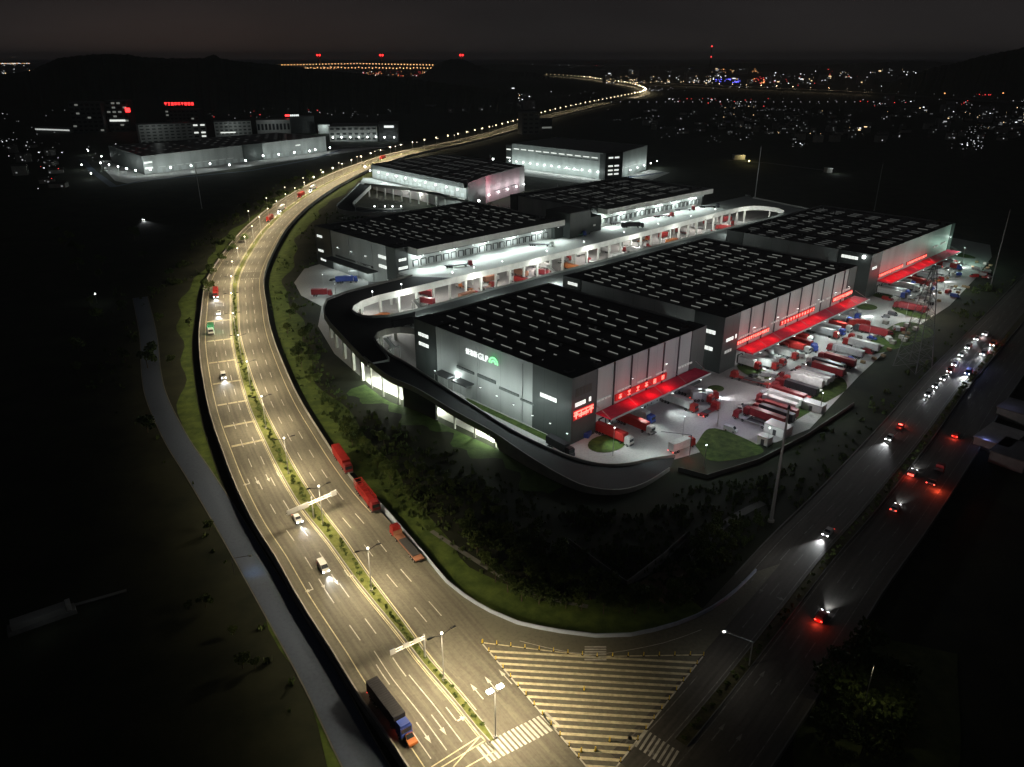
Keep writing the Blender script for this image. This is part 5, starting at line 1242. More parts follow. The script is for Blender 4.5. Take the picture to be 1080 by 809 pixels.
def lorry(pos, rz, kind, cab, box, label, group=None, lights=False, tail=False, ln=13.2, hl_parts=True):
    """kind: box, flatbed, rack, container; origin at the middle of the vehicle on the ground"""
    t = thing('articulated_lorry' if ln > 9 else 'box_truck', label, 'lorry' if ln > 9 else 'truck', pos, rz, group); tot = ln + 2.8; xr = -tot / 2; xf = tot / 2
    mk('cab', M_(('cab', cab), lambda: cab_mesh(cab)), t, (xf - 1.3, 0, 0))
    mk('windscreen', M_('ws', lambda: MB().box(.97, 1.0, -1.05, 1.05, 1.75, 2.75).mesh('windscreen', glass_d)), t, (xf - 1.3, 0, 0))
    def body():
        g = MB(); g.box(xr, xf - 2.6, -.45, .45, .75, 1.1, 1)
        if kind in ('box', 'container'):
            g.box(xr, xr + ln, -1.25, 1.25, 1.15, 3.95, 0)
            x = xr + .5
            while x < xr + ln - .2: g.box(x - .05, x + .05, -1.29, 1.29, 1.2, 3.9, 0); g.box(x - .04, x + .04, -1.2, 1.2, 3.95, 3.99, 0); x += .6 if kind == 'container' else 1.6
        else:
            g.box(xr, xr + ln, -1.25, 1.25, 1.1, 1.3, 0)
            if kind == 'rack':
                for yy in (-1.2, 1.2):
                    x = xr
                    while x <= xr + ln + .01: g.box(x - .08, x + .08, yy - .06, yy + .06, 1.3, 3.7, 0); x += 1.1
                    for zz in (2.2, 3.0, 3.7): g.box(xr, xr + ln, yy - .05, yy + .05, zz - .08, zz + .08, 0)
                g.box(xr + 1, xr + ln - 1, -.95, .95, 1.3, 2.5, 0)
                x = xr
                while x <= xr + ln + .01: g.box(x - .07, x + .07, -1.2, 1.2, 3.62, 3.76, 0); x += 2.2
            else:
                g.box(xr + ln - .15, xr + ln, -1.25, 1.25, 1.3, 2.4, 0); g.box(xr + 2, xr + ln - 3, -1.1, 1.1, 1.31, 1.5, 1)
        return g.mesh('trailer' if ln > 9 else 'cargo_box', [PC[box], dsteel])
    mk('trailer' if ln > 9 else 'cargo_box', M_(('b', kind, box, ln), body), t)
    ax = [xf - 1.2, xr + 1.3, xr + 2.6] + ([xf - 4.2, xr + 3.9] if ln > 9 else [])
    for x in ax:
        for y in (-1.05, 1.05): mk('wheel', wheel_me, t, (x, y, .5))
    if lights:
        for y in (-.95, .95): mk('headlight', M_('hl', lambda: MB().box(0, .06, -.22, .22, -.14, .14).mesh('headlight', hl_e)), t, (xf - .08, y, .8))
        light_shared('hbeam', (xf + .15, 0, .95), t, (math.radians(90 - 9), 0, -math.pi / 2), kind='SPOT', power=9000, col=(.95, .97, 1), soft=.25, ang=60, blend=.9)
    if tail or lights:
        for y in (-1.05, 1.05): mk('tail_light', M_('tl', lambda: MB().box(-.06, 0, -.16, .16, -.12, .12).mesh('tail_light', tl_e)), t, (xr, y, .95))
    return t
def car_mesh(col, van=False):
    g = MB(); v = [(-2.15, .28), (-2.15, .85), (-1.9, .95), (-1.45, 1.42), (.25, 1.45), (1.0, .98), (2.05, .80), (2.15, .5), (2.15, .28)] if not van else [(-2.3, .3), (-2.3, 1.9), (-2.2, 2.0), (1.0, 2.0), (1.75, 1.2), (2.3, 1.0), (2.35, .3)]
    n = len(v); b = 0; w0, w1 = .9, (.72 if not van else .86)
    for sgn in (-1, 1):
        for x, z in v: g.v.append((x, sgn * (w0 if z < 1.0 else w1), z))
    for i in range(n):
        j = (i + 1) % n; g.f.append((i, j, n + j, n + i)); g.m.append(0)
    g.f.append(tuple(range(n))[::-1]); g.m.append(0); g.f.append(tuple(range(n, 2 * n))); g.m.append(0)
    return g.mesh('body', PC[col])
def carglass(van=False):
    g = MB()
    if van: g.face([(1.03, -.8, 1.97), (1.76, -.85, 1.23), (1.76, .85, 1.23), (1.03, .8, 1.97)][::-1]); g.v = [(x + .03, y, z + .03) for x, y, z in g.v]
    else:
        for a in ([(.28, 1.46), (.98, 1.0)], [(-1.5, 1.42), (-1.88, .99)]):
            s_ = 1 if a[0][0] > 0 else -1; g.face([(a[0][0] + s_ * .03, -.66, a[0][1] + .02), (a[1][0] + s_ * .03, -.8, a[1][1] + .02), (a[1][0] + s_ * .03, .8, a[1][1] + .02), (a[0][0] + s_ * .03, .66, a[0][1] + .02)])
        for y in (-1, 1): g.face([(-1.4, y * .74, 1.36), (.2, y * .74, 1.38), (.75, y * .84, 1.03), (-1.65, y * .84, 1.03)])
    return g.mesh('window', glass_d)
def car(pos, rz, col, label, group=None, lights=0, van=False, tail=False, brake=1):
    t = thing('van' if van else 'car', label, 'van' if van else 'car', pos, rz, group)
    mk('body', M_(('car', col, van), lambda: car_mesh(col, van)), t); mk('window', M_(('cg', van), lambda: carglass(van)), t)
    for x in (-1.35, 1.35):
        for y in (-.8, .8): mk('wheel', cwheel_me, t, (x, y, .33))
    if lights:
        for y in (-.68, .68): mk('headlight', M_('hlc', lambda: MB().box(0, .08, -.2, .2, -.1, .1).mesh('headlight', hl_e)), t, (2.13 + (.2 if van else 0), y, .66))
        light_shared('hbeamc%d' % lights, (2.5, 0, .75), t, (math.radians(90 - 7), 0, -math.pi / 2), kind='SPOT', power=lights, col=(.93, .97, 1), soft=.2, ang=55, blend=.9)
    if tail or lights:
        for y in (-.68, .68): mk('tail_light', M_('tlc', lambda: MB().box(-.08, 0, -.2, .2, -.09, .09).mesh('tail_light', tl_e)), t, (-2.15 - (.15 if van else 0), y, .75))
        if tail: light_shared('tailglow', (-3.0, 0, .9), t, kind='POINT', power=55 * brake, col=(1, .06, .03), soft=.3)
    return t
def head_of(px, py, px2, py2, z=ZR):
    a, b = gp(px, py, z), gp(px2, py2, z); return math.atan2(b.y - a.y, b.x - a.x)
def road_dir(p, pts, ss, sgn):
    _, t = along(pts, ss, nearest(pts, ss, p)); return math.atan2(t.y * sgn, t.x * sgn)
def on_hw(px, py, sgn=-1): p = gp(px, py, ZR + .01); return p, road_dir(p, CL, CLS, sgn)
def on_cr(px, py, sgn=-1): p = gp(px, py, ZR + .01); return p, road_dir(p, CR, CRS, sgn)
# highway traffic
p, r = on_hw(314, 549); car(p, r, 'white', 'white car just past the T-shaped gantry, its headlights on the near lanes', lights=5200)
p, r = on_hw(341, 600); car(p, r, 'white', 'white estate car in the middle lane between the two gantries with strong beams', lights=6500, van=True)
p, r = on_hw(236, 398); car(p, r, 'white', 'white van with headlights on where the crossing bars begin', lights=9000, van=True)
p, r = on_hw(228, 312); lorry(p, r, 'box', 'red', 'red', 'red lorry with dazzling headlights on the bend of the highway', lights=True, ln=8)
p, r = on_hw(231, 331); car(p, r, 'white', 'white car with headlights in front of the red lorry on the bend', lights=9000)
p, r = on_hw(223, 351); t = lorry(p, r, 'box', 'white', 'green', 'small truck glowing green beside the crossing bars', lights=False, tail=False, ln=5.5); light('POINT', (0, 2.2, 2.5), 350, (.2, 1, .6), t, .3); light('POINT', (3, -1.9, 4.4), 120, (.2, 1, .6), t, .3)
MB().box(-3, 3, -1.3, -1.26, 3.6, 3.75).build('marker_light', green_e, t)
# long lorry at the lower left with its coloured sides
p, r = on_hw(411, 755); lorry(p, r, 'container', 'blue', 'black', 'long dark container lorry with a blue cab near the stop line', tail=True, ln=11.5)
p, r = on_hw(431, 779); car(p, r, 'orange', 'dark orange car beside the long dark lorry near the stop line', tail=True, brake=5)
# parked lorries at the inner edge
def parked(pa, pb, kind, cab, box, label, z=ZR, ln=13.2, **k):
    a, b = gp(*pa, z), gp(*pb, z); m = (a + b) / 2; m.z = z + .01; return lorry(m, math.atan2(b.y - a.y, b.x - a.x), kind, cab, box, label, ln=ln, **k)
parked((351, 474), (373, 507), 'container', 'dark red', 'red', 'red container lorry parked first in the row at the highway edge', ln=12)
parked((374.5, 511), (402, 547), 'rack', 'dark red', 'red', 'lorry with an open red rack trailer parked second along the highway edge', ln=12.5)
parked((448, 600), (411, 557), 'flatbed', 'red', 'brown', 'flatbed lorry with red cab and empty brown bed, last in the roadside row', ln=13.5)
# far highway traffic
for li, (x, y, sg, kind) in enumerate(((297, 222, -1, 'w'), (330, 200, -1, 'w'), (285, 232, 1, 'r'), (318, 207, 1, 'r'), (404, 167.5, 1, 'r'))):
    p, r = on_hw(x, y, sg); lorry(p, r, 'box', 'red' if kind == 'r' else 'white', 'red' if kind == 'r' else 'silver', ('red' if kind == 'r' else 'silver') + f' lorry on the distant highway beyond the bend, at the {["fourth", "fifth", "third", "sixth", "seventh", "ninth", "last but one", "farthest", "eighth"][li]} spot', 'lorries on the distant highway', lights=kind == 'w', tail=True)
# cross road traffic
p, r = on_cr(873, 563, -1); car(p, r, 'white', 'white car with long white beams coming down the dark cross road towards the junction', lights=11000)
p, r = on_cr(866, 652, 1); car(p, r, 'red', 'red-tailed car driving away on the near part of the cross road', tail=True, lights=5200, brake=3)
p, r = on_cr(938, 463, -1); car(p, r, 'white', 'white car with two headlights leading the lower pair on the cross road', lights=7000)
p, r = on_cr(949, 452, -1); t = car(p, r, 'red', 'car with a red glowing roof behind the white car on the cross road', tail=True, brake=2); MB().box(-.3, .3, -.6, .6, 1.5, 1.65).build('roof_light', red_e, t); light('POINT', (0, 0, 2.2), 160, (1, .1, .05), t, .2)
p, r = on_cr(986, 505, 1); lorry(p, r, 'flatbed', 'dark red', 'black', 'dark lorry outlined by red lights on the far side of the cross road', tail=True, ln=9); light('POINT', p + Vector((-3, -7, 1.2)), 700, (1, .08, .03), None, .4, name='brake_glow')
p, r = on_cr(962, 500, 1); car(p, r, 'silver', 'silver car left of the lorry outlined in red on the cross road', tail=True, lights=2200, brake=4)
p, r = on_cr(944, 537, 1); car(p, r, 'silver', 'pale car with warm beams on the cross road below the red-lit lorry', lights=2200, tail=False)
p, r = on_cr(1008, 460, 1); car(p, r, 'red', 'small car with a red streak of tail light further up the cross road', tail=True, brake=3)
qs = [(979, 417, 'silver'), (987, 408, 'white'), (995, 400, 'white'), (1002, 392, 'red'), (1007, 385, 'white'), (1014, 375, 'white'), (1021, 367, 'silver'), (1030, 358, 'white'), (1039, 353, 'white')]
for i, (x, y, c) in enumerate(qs):
    p, r = on_cr(x, y, -1); car(p, r, c, f'{ordn(i)} vehicle from the front of the queue with headlights beside the pylon', 'queue of cars on the cross road', lights=2600 if i % 2 else 1500, van=i % 3 == 0, tail=i in (3, 7))
for x, y, c, lab in ((1021, 394, 'blue', 'bright-beamed blue van overtaking the queue on the cross road'), (1037, 374, 'white', 'white lorry lights behind the overtaking blue van'), (1047, 364, 'orange', 'warm-lit vehicle at the top of the cross road')):
    p, r = on_cr(x, y, -1); car(p, r, c, lab, lights=26000 if c == 'blue' else 5000, van=True, tail=True)
light('POINT', gp(1020, 388, ZR) + Vector((0, 0, 4)), 900, (.3, .4, 1), None, .4, name='beacon_glow')
for x, y, lab in ((1054, 407, 'dark car outlined by red lights on the verge right of the cross road'), (1064, 397, 'dark car with one pale roof lamp on the verge right of the cross road')):
    q = gp(x, y, 0); car(q, head_of(x, y, x + 6, y - 12, 0), 'black', lab, tail=True)

# ---- vehicles in the freight yard
rnd = random.Random(5)
def yl(a, c, rot, kind, cab, box, label, group, **k): return lorry(Q(a, c, .03), RZ + rot, kind, cab, box, label, group, **k)
sec = lambda a: 'beside the nearest hall' if a < 258 else 'beside the middle hall' if a < 400 else 'beside the far hall'
# row parked along the outer edge of the yard, noses to the halls
edge_c = lambda a: 104 + (a - 222) * .1 if a < 300 else 112 + (a - 300) * .075
a = 229; i = 0; seqc = ['white', 'grey', 'dark red', 'dark red', 'white', 'dark red', 'red', 'grey', 'silver', 'black']
while a < 545:
    if rnd.random() < (.78 if a < 300 else .4):
        kind = rnd.choice(['box', 'container', 'flatbed', 'box', 'container']); bx = rnd.choice(seqc); cb = rnd.choice(['dark red', 'dark red', 'grey', 'red', 'black'])
        yl(a, edge_c(a) + 10.5 + rnd.uniform(-1.5, 2), math.pi / 2, kind, cb, bx, f'{bx} {kind} lorry with a {cb} cab, {ordn(i)} along the outer yard edge', 'lorries parked along the outer yard edge'); i += 1
    a += rnd.uniform(3.9, 5.2) if a < 300 else rnd.uniform(4.5, 8)
# backed to the docks
i = 0
for a in [184, 196, 203, 222, 233, 276, 281, 287, 298, 309, 315, 322, 337, 343, 350, 362, 371, 425, 431, 444, 452, 459, 476, 490, 497, 511, 520]:
    bx = rnd.choice(['white', 'white', 'silver', 'red', 'grey']); lnn = rnd.choice([13.2, 13.2, 8])
    yl(a, (152.5 if a < 400 else 156.5) - (lnn + 2.8) / 2 - 1, -math.pi / 2, 'box', rnd.choice(['white', 'red', 'blue', 'white']), bx, f'{bx} lorry backed under the red-lit canopy, {ordn(i)} from the lettered hall corner', 'lorries backed to the docks', ln=lnn); i += 1
# drifting about the middle of the yard
mid = [(743, 422, .3, 'box', 'red', 'white'), (748, 436, .9, 'flatbed', 'red', 'dark red'), (835, 356, .2, 'box', 'dark red', 'orange'), (826, 372, 1.2, 'flatbed', 'red', 'grey'), (812, 380, 1.5, 'box', 'white', 'silver'), (850, 372, .4, 'flatbed', 'blue', 'grey'),
       (884, 322, .2, 'flatbed', 'red', 'dark red'), (897, 335, .3, 'box', 'white', 'grey'), (905, 345, .1, 'box', 'red', 'red'), (870, 345, .2, 'container', 'white', 'silver'), (942, 300, .3, 'container', 'red', 'white'), (965, 292, .2, 'box', 'dark red', 'dark red'), (985, 298, .25, 'flatbed', 'red', 'orange'), (955, 283, .2, 'box', 'white', 'white'), (1003, 283, .3, 'container', 'dark red', 'silver'), (930, 290, .2, 'box', 'blue', 'white'), (790, 403, 2.6, 'flatbed', 'red', 'red')]
for i, (x, y, ro_, kind, cb, bx) in enumerate(mid):
    lorry(gp(x, y, .03), RZ - .9 + ro_, kind, cb, bx, f'{bx} {kind} lorry with a {cb} cab, {ordn(i)} manoeuvring in the yard', 'lorries manoeuvring in the yard', ln=rnd.choice([13.2, 8]), lights=i in (0, 7, 12, 14), tail=i in (0, 1, 8, 11, 12, 16))
lorry(gp(719, 474, .03), head_of(705, 480, 733, 469), 'container', 'red', 'white', 'white container lorry with a glowing red tail at the foot of the ramp', ln=8, tail=True); light('POINT', gp(727, 480, 2.0), 260, (1, .05, .05), None, .3, name='brake_glow')
lorry(gp(591, 476, .4), head_of(577, 469, 604, 484), 'container', 'black', 'black', 'dark lorry standing on the lane along the lettered hall wall', ln=9)
for x, y, c, lab in ((620, 460, 'blue', 'small blue van under the near corner sign'), (632, 452, 'dark red', 'dark red car between the blue van and the planted island'), (612, 450, 'silver', 'silver van parked tight under the corner tower')):
    car(gp(x, y, .03), RZ + .4, c, lab, van=c != 'dark red')
# courtyard beside the rear hall
lorry(gp(366, 298, .03), RZ - .55, 'container', 'blue', 'blue', 'blue container lorry in the small courtyard beside the rear hall', ln=10); lorry(gp(378, 292, .03), RZ - .5, 'box', 'blue', 'silver', 'silver lorry in the small courtyard beside the rear hall', ln=8)
lorry(gp(340, 312, .03), .1, 'container', 'dark red', 'dark red', 'dark red container parked by the courtyard edge above the ramp', ln=8.5); lorry(gp(399, 305, .03), RZ - .6, 'box', 'grey', 'grey', 'grey lorry nosing under the deck from the courtyard', ln=8)
car(gp(351, 296, .03), 1.2, 'black', 'black car alone in the courtyard beside the rear hall')
# on the raised deck
for i, (x, y, ro_, kind, cb, bx) in enumerate(((484, 281.5, -.85, 'flatbed', 'dark red', 'black'), (571, 259.5, -1.2, 'flatbed', 'white', 'black'), (606, 249.5, -.9, 'flatbed', 'blue', 'green'), (655, 237, -1.2, 'flatbed', 'white', 'black'), (667, 240, -1.1, 'container', 'black', 'black'), (700, 229, -.9, 'flatbed', 'red', 'dark red'), (722, 222, -1.1, 'flatbed', 'dark red', 'grey'), (748, 219, -1.1, 'flatbed', 'black', 'black'))):
    p = gp(x, y, ZD + .02); lorry(p, RZ + ro_ + .35, kind, cb, bx, f'{ordn(i)} lorry along the raised deck counting from the ramp end, {bx} trailer', 'lorries on the raised deck', ln=13.2)
lorry(gp(428, 344.5, ZD + .02), RZ - .1, 'container', 'black', 'black', 'black lorry on the deck strip behind the nearest hall', ln=10)
# below the deck, seen through the light well
cl_ = ['red', 'white', 'red', 'silver', 'orange', 'red', 'white', 'dark red', 'brown']
for i in range(30):
    a = 232 + i * 10.6 + rnd.uniform(-2, 2); c = 322 + rnd.uniform(-6, 3) if i % 2 else 306 + rnd.uniform(-4, 4); bx = rnd.choice(cl_)
    yl(a, c, rnd.choice([math.pi / 2, math.pi / 2 + .3, 0]), rnd.choice(['container', 'box', 'flatbed']), rnd.choice(['red', 'white']), bx, f'{bx} lorry below the deck in the light well, {ordn(i)} from the ramp end', 'lorries under the deck', ln=rnd.choice([8, 10]))
yl(199, 303, .2, 'container', 'orange', 'orange', 'orange lorry at the very near end of the light well', 'lorries under the deck', ln=7)
# small vans, cars and stacked goods crowding the yard
i = 0
for a0_, a1_, c0_, c1_, n_ in ((262, 400, 118, 134, 26), (405, 540, 122, 140, 20), (215, 250, 118, 128, 5), (268, 380, 136, 141, 14), (415, 530, 141, 146, 8)):
    for _ in range(n_):
        cc = rnd.choice(['white', 'silver', 'grey', 'black', 'red', 'dark red', 'blue']); vn = rnd.random() < .5
        car(Q(rnd.uniform(a0_, a1_), rnd.uniform(c0_, c1_), .03), RZ + rnd.choice([0, math.pi / 2, -math.pi / 2, .6, 2.2]) + rnd.uniform(-.15, .15), cc, f'{cc} {"van" if vn else "car"} among the small vehicles crowding the yard, {ordn(i)} counting inwards', 'small vehicles in the yard', van=vn, tail=False); i += 1
crate = MB().box(-1.1, 1.1, -1.1, 1.1, .15, 1.6).box(-1.2, 1.2, -1.2, 1.2, 0, .15, 1).mesh('load', [mat('wrapped_goods', (.35, .33, .30), .6, noise=.3, scale=2), bark_m]); crate2 = MB().box(-.6, .6, -.9, .9, .15, 1.1).box(-.7, .7, -1, 1, 0, .15, 1).mesh('load', [mat('cardboard', (.30, .21, .12), .8, noise=.2, scale=2), bark_m])
for i in range(70):
    a_, c_ = (rnd.uniform(265, 380), rnd.uniform(112, 142)) if i < 42 else (rnd.uniform(410, 545), rnd.uniform(122, 148))
    t = thing('goods_pallet', f'wrapped pallet of goods standing in the yard, {ordn(i)} of the scattered loads', 'pallet', Q(a_, c_, .03), RZ + rnd.uniform(-.3, .3), 'pallets standing in the yard'); mk('load', rnd.choice([crate, crate2]), t)
# sheds and boxes at the yard edge
for i, (x, y, sx_, sy_, hh) in enumerate(((820, 457, 5, 8, 3.4), (806, 468, 3, 4, 3), (827, 441, 4, 7, 3), (857, 432, 4, 8, 3))):
    p = gp(x, y, 0); t = thing('container_cabin', f'{ordn(i)} white cabin on the lit grass edge of the yard', 'cabin', p, RZ, 'white cabins at the yard edge'); MB().box(-sx_ / 2, sx_ / 2, -sy_ / 2, sy_ / 2, .1, hh).build('wall', white_p, t); MB().box(-sx_ / 2 - .15, sx_ / 2 + .15, -sy_ / 2 - .15, sy_ / 2 + .15, hh, hh + .15).build('roof', steel, t); MB().box(-sx_ / 2 - .06, -sx_ / 2, -.6, .6, .1, 2.2).build('door', dsteel, t)
dim_head = emis('mast_head', (.95, 1, .97), 3)
# yard floods (wall-top and mast mounted)
for i, (x, y, hh, pw_, col) in enumerate(((648, 452, 10, 1000, COOL), (722, 440, 10, 1000, COOL), (760, 420, 11, 1500, (.8, .75, 1)), (812, 400, 11, 2600, (1, .9, .92)), (812, 452, 7, 900, COOL), (850, 385, 11, 3600, (1, .95, .95)), (884, 352, 11, 3600, COOL), (868, 415, 8, 1500, COOL), (920, 335, 11, 4200, COOL), (960, 312, 11, 4600, COOL), (1000, 285, 11, 4600, (.85, 1, .92)), (985, 310, 11, 2400, (1, .8, .7)), (745, 470, 8, 900, COOL), (353, 300, 10, 3000, COOL), (340, 290, 10, 1800, COOL), (1018, 262, 10, 3500, (.6, 1, .8)))):
    q = gp(x, y, hh); mast_ = yard_lamp((q.x, q.y, 0), f'{ordn(i)} slim yard mast with a small white head, counting from the nearest hall', 'slim masts in the freight yard', hh, pw_ * 1.9, f'ym{i}', col, .18, dim_head)

light('SPOT', gp(905, 770, 0) + Vector((0, 0, 16)), 650, (1, .9, .55), None, .5, 110, 1.0, name='bank_lamp_light')
yard_lamp(tuple(gp(905, 770, 0)[:2]) + (0,), 'slim dark lamp post among the trees of the lower right bank', None, 16, 0, 'bk', rad=.15, hm=head_off)
# ================================================================== PYLONS AND MASTS
pyl_m = mat('dimmed_steel', (.16, .16, .16), .7, .3)  # surrounding darkness put into the steel colour of pylon and thin masts
def pylon(base, h, w0, label):
    t = thing('lattice_pylon', label, 'pylon', base, .5); g = MB(); n = 9; wz = lambda z: w0 * (1 - z / h) ** .9 / 2 + .5; L4 = [(-1, -1), (1, -1), (1, 1), (-1, 1)]
    for i in range(n):
        z0, z1 = h * i / n, h * (i + 1) / n; a, b = wz(z0), wz(z1)
        for k_ in range(4):
            p, q = L4[k_], L4[(k_ + 1) % 4]; g.tube((p[0] * a, p[1] * a, z0), (p[0] * b, p[1] * b, z1), .16, n=4); g.tube((p[0] * a, p[1] * a, z0), (q[0] * b, q[1] * b, z1), .06, n=3); g.tube((q[0] * a, q[1] * a, z0), (p[0] * b, p[1] * b, z1), .06, n=3); g.tube((p[0] * b, p[1] * b, z1), (q[0] * b, q[1] * b, z1), .06, n=3)
    g.build('frame', pyl_m, t)
    for zz, L_ in ((h * .74, 8), (h * .86, 6.5), (h * .97, 5)):
        g = MB()
        for sg in (-1, 1):
            for yy in (-.5, .5): g.tube((0, yy, zz + .8), (sg * L_, 0, zz), .09, n=3); g.tube((0, yy, zz - .4), (sg * L_, 0, zz), .09, n=3)
        g.build('crossarm', pyl_m, t)
p = gp(962, 388, 0); pylon(p, 44, 9.5, 'tall lattice pylon with splayed legs between the yard and the cross road')
p = gp(652, 77, 0)
def mast(x, y, h, label, r=.5, m=None, top=None):
    t = thing('steel_mast', label, 'mast', gp(x, y, 0)); MB().tube((0, 0, 0), (0, 0, h), r, r * .55, n=8).build('pole', m or steel, t)
    MB().tube((0, 0, h), (0, 0, h + 1.2), r * .9, r * .2, n=6).build('cap', dsteel, t); MB().tube((0, 0, 0), (0, 0, .6), r * 1.7, n=8).build('base', conc, t); return t
mast(813, 550, 35, 'tall pale steel mast rising from the dark field beside the cross road', .55); light('POINT', gp(830, 548, 14), 900, (1, .95, .9), None, .3, name='mast_fill_light')  # point light added to brighten the mast, with no lamp body
mast(1045, 301, 42, 'thin steel mast at the far right edge behind the yard', .35, pyl_m); mast(922, 222, 38, 'thin steel mast behind the far hall roof', .35, pyl_m); mast(795, 218, 50, 'faint thin mast behind the rounded end of the deck', .4); mast(213, 220, 34, 'thin pale mast in the dark field left of the highway bend', .4)
mast(376, 232, 14, 'short mast at the inner kerb of the hooked ramp', .25); mast(517, 178, 16, 'lamp mast left of the three-storey hall', .2); mast(588, 208, 12, 'lamp mast on the lane before the three-storey hall', .2)
for x, y, h, pw_ in ((520, 168, 14, 5000), (508, 196, 9, 3500), (505, 212, 9, 2600), (385, 176, 15, 6500)):
    q = gp(x, y, h); yard_lamp((q.x, q.y, 0), f'bright lamp {"at the highway side corner" if x == 385 else "above the end corner" if y == 196 else "low at the end corner" if y == 212 else "on the tall mast"} of the rose-walled hall', None, h, pw_, f'fx{x}', COOL if x != 385 else (1, .95, .7), 1.0)
# left field objects
q = gp(45, 655, 0); t = thing('barge', 'pale covered barge lying in the dark at lower left', 'boat', q, .62); MB().box(-7, 7, -1.8, 1.8, 0, 1.0, taper=.2).build('hull', conc_dark, t); MB().box(-6, 5, -1.4, 1.4, 1.0, 2.4).build('cabin', mat('barge_cover', (.2, .2, .19)), t); MB().box(5.1, 6.2, -1, 1, 1, 3.0).build('wheelhouse', conc, t); light('POINT', (0, -6, 5), 36, (.9, 1, 1), t, .5)
q = gp(100, 634, 0); t = thing('jetty', 'narrow pale jetty right of the barge', 'jetty', q, .5); MB().box(-7, 7, -.5, .5, .4, .6).build('planks', conc_dark, t); g = MB(); [g.box(x, x + .2, -.1, .1, 0, .4) for x in (-6, -2, 2, 6)]; g.build('post', dsteel, t); light('POINT', (0, -3, 4), 20, (.9, 1, 1), t, .5)
car(gp(151, 232, .02), head_of(151, 232, 162, 244, 0), 'white', 'lone car with warm beams on an unlit track at the left', lights=5200)
q = gp(102, 318, 1); yard_lamp((q.x, q.y, 0), 'single dim white lamp in the dark left field', None, 5, 150, 'lf', rad=.35)
q = gp(265, 590, 4); o = light('SPOT', (q.x, q.y, 5), 550, (.25, .65, 1), None, .3, 75, 1.0, (0, 0, 0), name='blue_spill')
t = thing('gate_lamp', 'small blue-white lamp post beside the service road', 'lamp', (q.x - 4.5, q.y - 1, 0)); MB().tube((0, 0, 0), (0, 0, 5), .08, n=5).tube((0, 0, 5), (4.3, 1, 5.2), .05, n=4).build('pole', dsteel, t); MB().box(4.0, 4.8, .8, 1.2, 5.05, 5.25).build('lamp_head', head_off, t)

# chain fence posts and low walls in the corner field
for px, lab in (([(600, 573), (630, 596), (661, 618)], 'low dark wall on the near side of the corner field'), ([(661, 618), (700, 588), (724, 566)], 'low dark wall on the far side of the corner field'), ([(715, 497), (745, 505), (800, 488), (850, 462), (900, 428)], 'long dark fence between the lit yard and the corner field')):
    MBt = MB().wall([tuple(gp(x, y, 0)[:2]) for x, y in px], 0, 1.5, .25); tag(MBt.build('field_wall', conc_dark, None), lab, 'wall')

# ================================================================== FAR LIGHTS
rf = random.Random(21)
# long bridge on the skyline with red-topped towers
yb = 6300.0
def at_depth(x, y, Y): d = Vector(((x - 540) / FPX, cp + (404.5 - y) / FPX * sp, -sp + (404.5 - y) / FPX * cp)); t = Y / d.y; return Vector((d.x * t, Y, H + d.z * t))
br = thing('suspension_bridge', 'long bridge on the skyline strung with rows of orange lamps', 'bridge', at_depth(370, 70, yb) * 1)
br.location.z = 0; bx, by = br.location.x, br.location.y
P0, P1 = at_depth(285, 71.5, yb), at_depth(462, 70.5, yb)
g = MB(); g.box(P0.x - bx, P1.x - bx, -14, 14, 28, 31); g.build('deck', conc_dark, br)
for x in (337, 403, 487):
    tx = at_depth(x, 66, yb).x - bx; ztop = at_depth(x, 60, yb).z
    MB().box(tx - 9, tx - 4, -10, 10, 0, ztop).box(tx + 4, tx + 9, -10, 10, 0, ztop).box(tx - 9, tx + 9, -8, 8, ztop - 12, ztop - 6).build('tower', conc_dark, br)
    for s_ in (-1, 1): MB().ball((tx + s_ * 9, -14, at_depth(x, 58.2, yb).z), 7, seg=8, ring=5).build('beacon', emis('beacon_red', (1, .02, .02), 7), br)
bl = MB().ball((0, 0, 0), 3.4, seg=6, ring=4).mesh('lamp', emis('bridge_lamp', (1, .50, .2), 4.5))
for i in range(50):
    f = i / 49; x = P0.x + (P1.x - P0.x) * f - bx; z = at_depth(292 + f * 166, 71.2 + 1.6 * abs(f - .45), yb).z; mk('lamp', bl, br, (x, -22, z + rf.uniform(-3, 3)))
for i in range(50):
    f = i / 49; mk('lamp', bl, br, (at_depth(293 + f * 163, 68, yb).x - bx, 24, at_depth(380, 67.0 + 1.6 * abs(f - .5) ** 1.0 * 2, yb).z))
